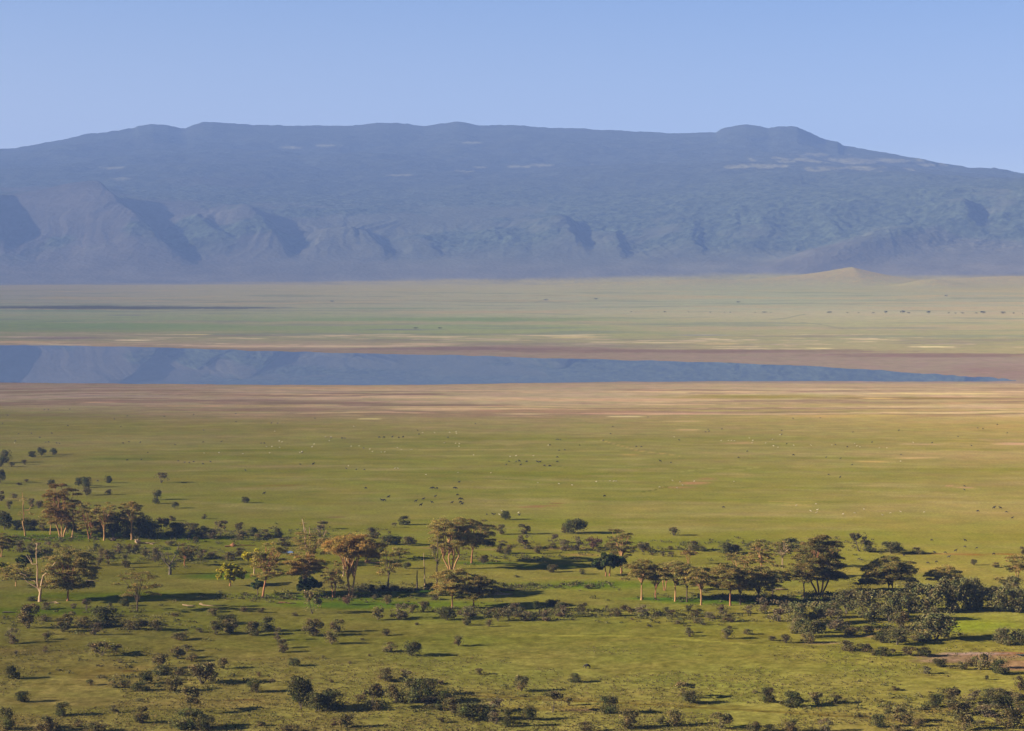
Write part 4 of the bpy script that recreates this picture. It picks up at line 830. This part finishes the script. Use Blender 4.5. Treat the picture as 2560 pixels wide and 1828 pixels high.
# fallen timber
def log(name, tl, x, y, limbs, bark, lab, seed, root=None):
    p, m = place(tl, x, y); g = Geo(seed); r = g.r
    for pts, r0, r1 in limbs:
        g.tube([(a * m, b * m * 1.5 + r.uniform(-.3, .3), max(b, 0) * .55 * m + r0 * m * .8) for a, b in pts], r0 * m, r1 * m, 6)
    if root:
        a, b, q = root
        for k in range(11):
            t = k * .57 + r.uniform(-.2, .2); e = q * m * r.uniform(.6, 1.1); g.tube([(a * m, 0, b * m + .5), (a * m + e * .6 * math.cos(t) , e * .3 * math.sin(t * 2), b * m + .5 + abs(e * .7 * math.sin(t))), (a * m + e * math.cos(t), e * .5, b * m + .3 + abs(e * math.sin(t)))], q * .28 * m, .06, 5)
    o = obj(name, g.mesh(name, [BM[bark]]), None, p, label=lab, cat='fallen tree', group='fallen timber lying in the grass')
    return o
log('fallen_log', 'E', 470, 218, [([(-60,-4),(-20,6),(15,16),(30,8),(56,-4)], 5, 3), ([(15,16),(25,26)], 3, 2), ([(10,2),(56,-6)], 4, 2.5)], 'pale', 'pale bent log lying in front of the bare forked tree', 71)
log('fallen_log', 'E', 1800, 240, [([(-180,10),(-140,2),(-90,-4),(-60,0)], 6, 3), ([(-30,20),(0,8),(60,-4),(170,-8)], 6, 3), ([(0,8),(-10,26),(-30,34)], 3, 1), ([(-150,14),(-120,-6)], 3, 1.5), ([(-90,-4),(-70,14)], 3, 1)], 'pale', 'scattered pale broken logs in the left meadow', 72)
log('fallen_log', 'A', 1300, 925, [([(-80,6),(0,4),(70,-4)], 8, 4), ([(0,4),(60,10),(120,8)], 4, 2), ([(30,2),(60,-18),(70,-24)], 3, 1.5)], 'pale', 'uprooted tree with pale trunk beyond the left tree line', 73, (-80, 6, 38))
log('fallen_log', 'A', 1010, 898, [([(-30,0),(20,0)], 8, 4)], 'dark', 'dark root mass near the foot of the left tree line', 74, (0, 0, 36))
log('fallen_log', 'A', 2070, 950, [([(-70,-4),(0,6),(60,14),(200,12)], 6, 3)], 'red', 'dark fallen tree with red root plate left of the pond', 75, (0, 0, 34))
log('fallen_log', 'E', 90, 300, [([(-60,6),(0,4),(60,-4)], 5, 3), ([(-20,-4),(40,6)], 4, 2), ([(-70,-6),(-10,-2)], 4, 2)], 'stem', 'grey brushwood heap at the left edge in front of bare forked tree', 76)
log('fallen_log', 'B', 1000, 598, [([(-30,0),(90,-4),(160,-6)], 7, 3)], 'ochre', 'uprooted stump with pale trunk right of the largest rust-crowned tree', 77, (-5, 2, 38))
log('fallen_log', 'B', 2130, 860, [([(-20,0),(-15,60)], 12, 5), ([(0,20),(80,24),(170,10)], 16, 6)], 'dark', 'charred dark trunk beside the pale logs, right of the umbrella trees', 78, (-12, 4, 26))
log('fallen_log', 'B', 2200, 878, [([(-70,20),(0,8),(80,-4)], 7, 4), ([(-60,-4),(20,-8),(60,-12)], 5, 3), ([(-80,2),(-20,12)], 4, 2), ([(-30,-12),(50,2)], 4, 2)], 'pale', 'tangle of pale fallen logs right of the umbrella trees', 79)
log('fallen_log', 'B', 250, 955, [([(-50,4),(0,8),(40,0)], 6, 3), ([(30,-6),(110,-8)], 5, 3), ([(-70,-8),(-20,-2)], 4, 2)], 'brown' if 'brown' in BM else 'red', 'reddish brushwood in front of the pale-stemmed tree', 80)
log('fallen_log', 'D', 120, 838, [([(-70,0),(0,4),(60,0)], 8, 5)], 'pale', 'pale log lying in the shade left of the leaning forked tree', 81)
log('fallen_log', 'A', 800, 1255, [([(-40,2),(20,0),(80,-4)], 4, 2)], 'pale', 'thin pale log behind the dark-crowned thorn tree', 82)
log('fallen_log', 'E', 930, 268, [([(-50,0),(0,4),(60,0)], 4, 2)], 'pale', 'thin pale branches between thorn tree and the half-bare tree', 83)

# far trees along the foot of the slope
tp = [shrub_mesh(7000 + i, 'flat') for i in range(4)]
for m_ in tp: m_.materials[0] = LM['far']; m_.name = 'far_acacia'
far = [(530,12,4),(550,8,3),(650,8,3),(680,18,6),(785,8,4),(880,14,4),(945,12,3),(970,14,4),(1080,8,4),(1122,30,6),(1150,10,3),(1410,34,8),(1490,10,5),(1540,14,4),(1605,18,5),(1660,20,12),(1735,32,14),(1762,22,6),(1850,24,12),(1940,18,6),(1970,16,5),(2000,20,6),(2062,16,6),(2092,32,13),(2182,28,11),(2228,14,7),(2268,8,4)]
fl = []
for i, (x, w, h) in enumerate(far):
    u = 1280 + x / 1.777; v = 779.5 + 5.5 * (x / 2275.0); p = at(u, v); m_ = p.length / FPX / 1.777
    o = bpy.data.objects.new('far_acacia', tp[i % 4]); C.objects.link(o); o.location = p; o.rotation_euler = (0, 0, i * 1.3); o.scale = (w * m_ * .7, w * m_ * .7, h * m_ * .85)
    o['category'] = 'tree'; o['group'] = 'tiny trees in a line below the small hill'
    sz = 'larger' if h > 9 else 'mid-sized' if h > 5 else 'minute'
    fl.append((sz + ' dark tree in the far line below small hill', u, v, o))
settle_labels(fl)
for (u, v, w, lab) in ((1490,749,18,'dark bush on the far pale slope left of the small hill'),(830,755,16,'dark far bush above the swamp line'),(1365,752,20,'faint dark scrub streak on far slope'),(1845,757,16,'faint far bush below the small hill'),(2365,741,14,'small far bush right of the small hill'),(1100,822,16,'dark speck of scrub beyond the lake'),(1040,822,20,'low dark scrub beyond the lake, left of its twin')):
    p = at(u, v); m_ = p.length / FPX; o = bpy.data.objects.new('far_bush', tp[int(u) % 4]); C.objects.link(o); o.location = p; o.scale = (w * m_ * .6, w * m_ * .6, 3.2 * m_)
    o['category'] = 'bush'; o['label'] = lab; o['group'] = 'faint bushes beyond the lake'

# ------------------------------------------------------------------ animals
def skin_animal(name, joints, edges, radii, mat):
    me = bpy.data.meshes.new(name); me.from_pydata(joints, edges, []); o = bpy.data.objects.new(name, me); C.objects.link(o)
    sk = o.modifiers.new('skin', 'SKIN')
    for i, r_ in enumerate(radii): me.skin_vertices[0].data[i].radius = (r_, r_)
    me.skin_vertices[0].data[0].use_root = True
    sb = o.modifiers.new('sub', 'SUBSURF'); sb.levels = 1; sb.render_levels = 1
    dg = bpy.context.evaluated_depsgraph_get(); m2 = bpy.data.meshes.new_from_object(o.evaluated_get(dg)); bpy.data.objects.remove(o)
    m2.name = name; m2.materials.clear(); m2.materials.append(mat); return m2
def quad(name, s, head_down, mat, hump=.08, horn=.0, thick=1.0, leg=1.0, neck=.5):
    """x forward, unit: body length about 1.6 * s"""
    J = [(0,0,1.05),(.55,0,1.12 + hump),(-.6,0,1.03),(.9,0,1.15 if head_down else 1.45),(1.2,0,.70 if head_down else 1.70),(1.42,0,.42 if head_down else 1.60),
         (.5,.17,.62),(.52,.17,.33),(.5,.17,.02),(.5,-.17,.62),(.60,-.17,.33),(.52,-.17,.02),(-.62,.16,.72),(-.74,.16,.42),(-.66,.16,.02),(-.6,-.16,.72),(-.68,-.16,.42),(-.6,-.16,.02),(-.82,0,.95),(-.9,0,.5)]
    rr = [.36*thick,.40*thick,.32*thick,.2*thick,.14,.085,.12,.065,.05,.12,.065,.05,.14,.07,.05,.14,.07,.05,.05,.03]
    E = [(0,1),(0,2),(1,3),(3,4),(4,5),(1,6),(6,7),(7,8),(1,9),(9,10),(10,11),(2,12),(12,13),(13,14),(2,15),(15,16),(16,17),(2,18),(18,19)]
    if horn:
        hx, hz = J[4][0] - .05, J[4][2] + .1
        J += [(hx, .22, hz + horn * .4), (hx + .02, .26, hz + horn), (hx, -.22, hz + horn * .4), (hx + .02, -.26, hz + horn)]; rr += [.05, .03, .05, .03]; E += [(4,20),(20,21),(4,22),(22,23)]
    J = [(x * s, y * s, z * s * (leg if z < .8 else 1)) for x, y, z in J]; rr = [q * s for q in rr]
    return skin_animal(name, J, E, rr, mat)
M_WB = flat_mat('wildebeest_hide', (0.045, 0.036, 0.030)); M_BF = flat_mat('buffalo_hide', (0.022, 0.018, 0.016)); M_GZ = flat_mat('pale_antelope_hide', (0.62, 0.54, 0.40))
M_HOST = flat_mat('ostrich_feather', (0.03, 0.028, 0.028))
WB = [quad('wildebeest', 1.15, True, M_WB, .12, .22), quad('wildebeest', 1.15, False, M_WB, .12, .2)]
BF = [quad('buffalo', 1.5, True, M_BF, .05, .25, 1.1), quad('buffalo', 1.5, False, M_BF, .05, .25, 1.1)]
GZ = [quad('pale_antelope', .80, True, M_GZ, .0, .3, .95), quad('pale_antelope', .80, False, M_GZ, .0, .4, .95)]
ANIM = {
 'b': {'Q': "1120,757 1142,757 1175,728 1555,650 1578,648 1605,650 1765,647 1782,648 1803,595 1788,707 1592,722 1485,747 1417,767 1463,800 1567,776 1740,777 1810,745 1833,745 1815,775 1830,790 978,648 70,697 1210,192 1135,195 1093,195 1272,195 1305,192 768,203 508,434",
       'R': "228,414 246,416 338,450 290,447 75,441 128,410 67,407 405,372 405,412 1320,407 820,718 1877,818 62,888",
       'Z': "1867,853 2008,823 2068,825 228,352"},
 'w': {'P': "163,375 280,372 462,371 355,408 137,440 405,450 430,448 505,460 530,462 1092,457 1147,447 1245,452 1558,474 1805,450 1967,445 1132,610 1255,605 1582,616 1640,630 1685,632 1722,623 1872,625 1807,645 2183,700 1315,543 604,303 1018,244 1072,311 1130,216 1460,220 1722,203 2096,268 2095,195 1810,342 395,160 430,160 619,155 68,210 22,283 866,797",
       'Q': "135,67 190,68 522,24 395,434 803,471 890,480 962,481 1438,132 1447,165 955,290 1708,195 1948,72 2250,408 2223,438 45,245 75,245 2053,880 2105,878 2118,882 668,200 410,328 792,202",
       'R': "897,96 335,262 603,263 418,310 468,305 412,213 432,215 395,213 810,220 1103,275 1148,278 1742,122 1750,140 1722,145 1868,120 1488,219 1411,419 2015,374 2093,318 1210,12 878,163 40,408",
       'Z': "224,26 465,20 120,132 118,168 753,148 600,258 703,278 923,237 515,372 643,382 1180,348 1457,242 1810,267 1690,185 1865,110 1912,117 2037,80 1162,132 2125,153 640,549 540,526 1748,662 1748,628 2122,860 2170,912 745,438 165,250"},
 'w2': {'D': "1458,400 1755,403 1748,458 1483,510 1577,510 1665,495 2003,522 1605,550 1210,535 1423,602 1495,592 1852,470 805,570 833,575"},
 'g': {'P': "1815,544 1945,542 2160,550 130,455",
       'Q': "165,137 617,185 668,188 205,225 230,232 95,275 140,275 212,280 515,252 497,277 120,330 390,328 405,318 845,271 917,268 1010,297 1034,318 1115,322 1142,323 1258,283 1294,301 1588,150 1482,150 1720,147 1778,143 1782,157 1773,246 1808,248 1806,272 1673,240 1933,348 2086,507 1795,503 1232,468 1262,468 1512,524 820,445 870,95 2185,845 2165,880 2260,362 1380,300 650,222",
       'R': "1444,188 190,355 228,595 418,605 535,617 750,585 903,582 925,580 870,578 1428,577 1492,588 1517,616 1618,583 1310,633 1858,222 1925,220 1948,222 1975,221 2138,220 2133,240 2253,242 2110,198 1972,583 35,355 56,862 1465,640 320,262",
       'Z': "38,210 108,168 50,268 90,280 230,262 570,260 770,245 788,268 818,276 990,285 1058,286 1292,237 383,262 428,784 437,838 430,861 380,848 772,864 855,832 1018,881 1087,864 1180,855 1387,856 665,875 250,797 1180,404"}}
alist = []
def herd(key, nm, meshes, cat, group, lookword, zs=1.0):
    for tl, txt in ANIM[key].items():
        for j, tok in enumerate(txt.split()):
            x, y = map(float, tok.split(',')); u, v = uv(tl, x, y); p = at(u, v + .8)
            o = bpy.data.objects.new(nm, meshes[prng.randrange(2)]); C.objects.link(o); o.location = p
            o.rotation_euler = (0, 0, prng.choice((0, math.pi)) + prng.uniform(-.6, .6)); s_ = prng.uniform(.9, 1.12) * zs * .68; o.scale = (s_,) * 3
            o['category'] = cat; o['group'] = group; alist.append((nm, u, v, o, lookword))
herd('b', 'buffalo', BF, 'buffalo', 'dark buffalo grazing on the open plain', 'black buffalo')
herd('w', 'wildebeest', WB, 'wildebeest', 'wildebeest scattered over the open plain', 'dark wildebeest')
herd('w2', 'wildebeest', WB, 'wildebeest', 'wildebeest grazing behind the right-hand trees', 'dark wildebeest', 1.05)
herd('g', 'pale_antelope', GZ, 'antelope', 'pale antelope dotted over the open plain', 'pale antelope')
o = bpy.data.objects.new('wildebeest', WB[0]); C.objects.link(o); o.location = at(*uv('G', 672, 797)); o.scale = (1.15,) * 3; o.rotation_euler = (0, 0, math.pi + .3)
o['category'] = 'wildebeest'; o['label'] = 'lone dark wildebeest grazing on the empty green meadow in front'; o['group'] = 'wildebeest scattered over the open plain'
# animals are told apart by the band of plain they stand on and their order across it
BANDS = [(0, 1052, 'at the mud margin'), (1052, 1085, 'just below the mud'), (1085, 1105, 'on the far plain'), (1105, 1125, 'on the upper plain'), (1125, 1150, 'on the middle plain'), (1150, 1185, 'on the middle-lower plain'), (1185, 1225, 'on the lower plain'), (1225, 1270, 'well before the trees'), (1270, 1310, 'just above the trees'), (1310, 1500, 'by the right-hand trees')]
by = {}
for nm, u, v, o, lw in alist:
    bnd = next(b for b in BANDS if v < b[1]); side = ('far left', 'left', 'centre-left', 'centre-right', 'right', 'far right')[min(5, int(u / 427))]
    by.setdefault((lw, bnd[2], side), []).append((u, v, o))
for (lw, b, side), es in by.items():
    es.sort(key=lambda e: e[0])
    for i, (u, v, o) in enumerate(es):
        o['label'] = '%s %s, %s' % (lw, b, side) if len(es) == 1 else '%s %s, %s, %s from left' % (lw, b, side, ORD[i] if i < 20 else str(i + 1))

# tussocks: the rough nap of the near grass
def tussocks():
    g = Geo(4242); r = g.r; n = 24000
    v = 1850 - 230 * r.random(n) ** 1.6; u = r.uniform(-150, 2710, n); t = CAM_H * FPX / (v - VH)
    x = (u - 1280) / FPX * t; y = t * 1.0; keep = fbm(x / 40 + 7, y / 40, 3) + .22 * sstep(1600, 1800, v) > .56
    x, y = x[keep], y[keep]; z = ground_z(x, y); m = len(x); P = []
    for k in range(3): P.append(np.stack([x + r.normal(size=m) * .25, y + r.normal(size=m) * .25, z + r.uniform(.05, .35, m)], -1))
    g.leaves(np.concatenate(P), .36, flat=.0, aspect=1.5)
    obj('grass_tussocks', g.mesh('grass_tussocks', [leaf_mat('tussock_blades', (0.19, 0.155, 0.06))]), kind='stuff')

tussocks()
def undergrowth():
    g = Geo(777); r = g.r; P = []; Q = []
    zones = [(60,1352,380,6,160),(650,1340,300,12,170),(300,1385,300,14,200),(520,1405,160,8,60),(940,1475,140,6,150),(780,1498,260,8,130),(1320,1470,260,7,110),(1380,1540,180,10,110),(1720,1548,200,14,110),(1900,1500,220,9,160),
             (2080,1500,120,12,130),(2250,1580,140,14,110),(1500,1372,240,14,150),(1950,1375,220,12,120),(1250,1400,180,8,80),(250,1560,260,20,120),(400,1700,240,30,70),(1050,1760,240,24,90),(2350,1770,200,24,90),(1250,1532,220,10,90)]
    for (zu, zv, ru, rv, n) in zones:
        for k in range(n):
            u = zu + r.normal() * ru * .55; v = zv + r.normal() * rv * .8
            if v > 1840: continue
            t = CAM_H * FPX / (v - VH); x, y = (u - 1280) / FPX * t, t; z = float(ground_z(x, y)); q = r.uniform(.5, 1.5)
            m = int(16 * q * q) + 8
            P.append(np.array([x, y, z + q * .4]) + r.normal(size=(m, 3)) * np.array([q * .75, q * .75, q * .3]))
    g.leaves(np.concatenate(P), .5, flat=.2, aspect=1.5)
    obj('undergrowth', g.mesh('undergrowth', [leaf_mat('undergrowth_leaves', (0.12, 0.11, 0.045), .25)]), kind='stuff')
undergrowth()
# ------------------------------------------------------------------ the air of the crater
def haze_box():
    lo, hi = (-28500, -28500, -4.0), (28500, 28500, 1880.0)
    V = [(x, y, z) for x in (lo[0], hi[0]) for y in (lo[1], hi[1]) for z in (lo[2], hi[2])]
    F = [(0, 1, 3, 2), (4, 6, 7, 5), (0, 4, 5, 1), (2, 3, 7, 6), (0, 2, 6, 4), (1, 5, 7, 3)]
    m, t, o = newmat('haze_air'); v = N(t, 'ShaderNodeVolumePrincipled')
    v.inputs['Color'].default_value = (*HAZE_COL, 1); v.inputs['Density'].default_value = HAZE_DENSITY; v.inputs['Anisotropy'].default_value = 0.0
    t.links.new(v.outputs[0], o.inputs['Volume'])
    obj('haze', make_mesh('haze', V, F, [m]), kind='stuff')
haze_box()
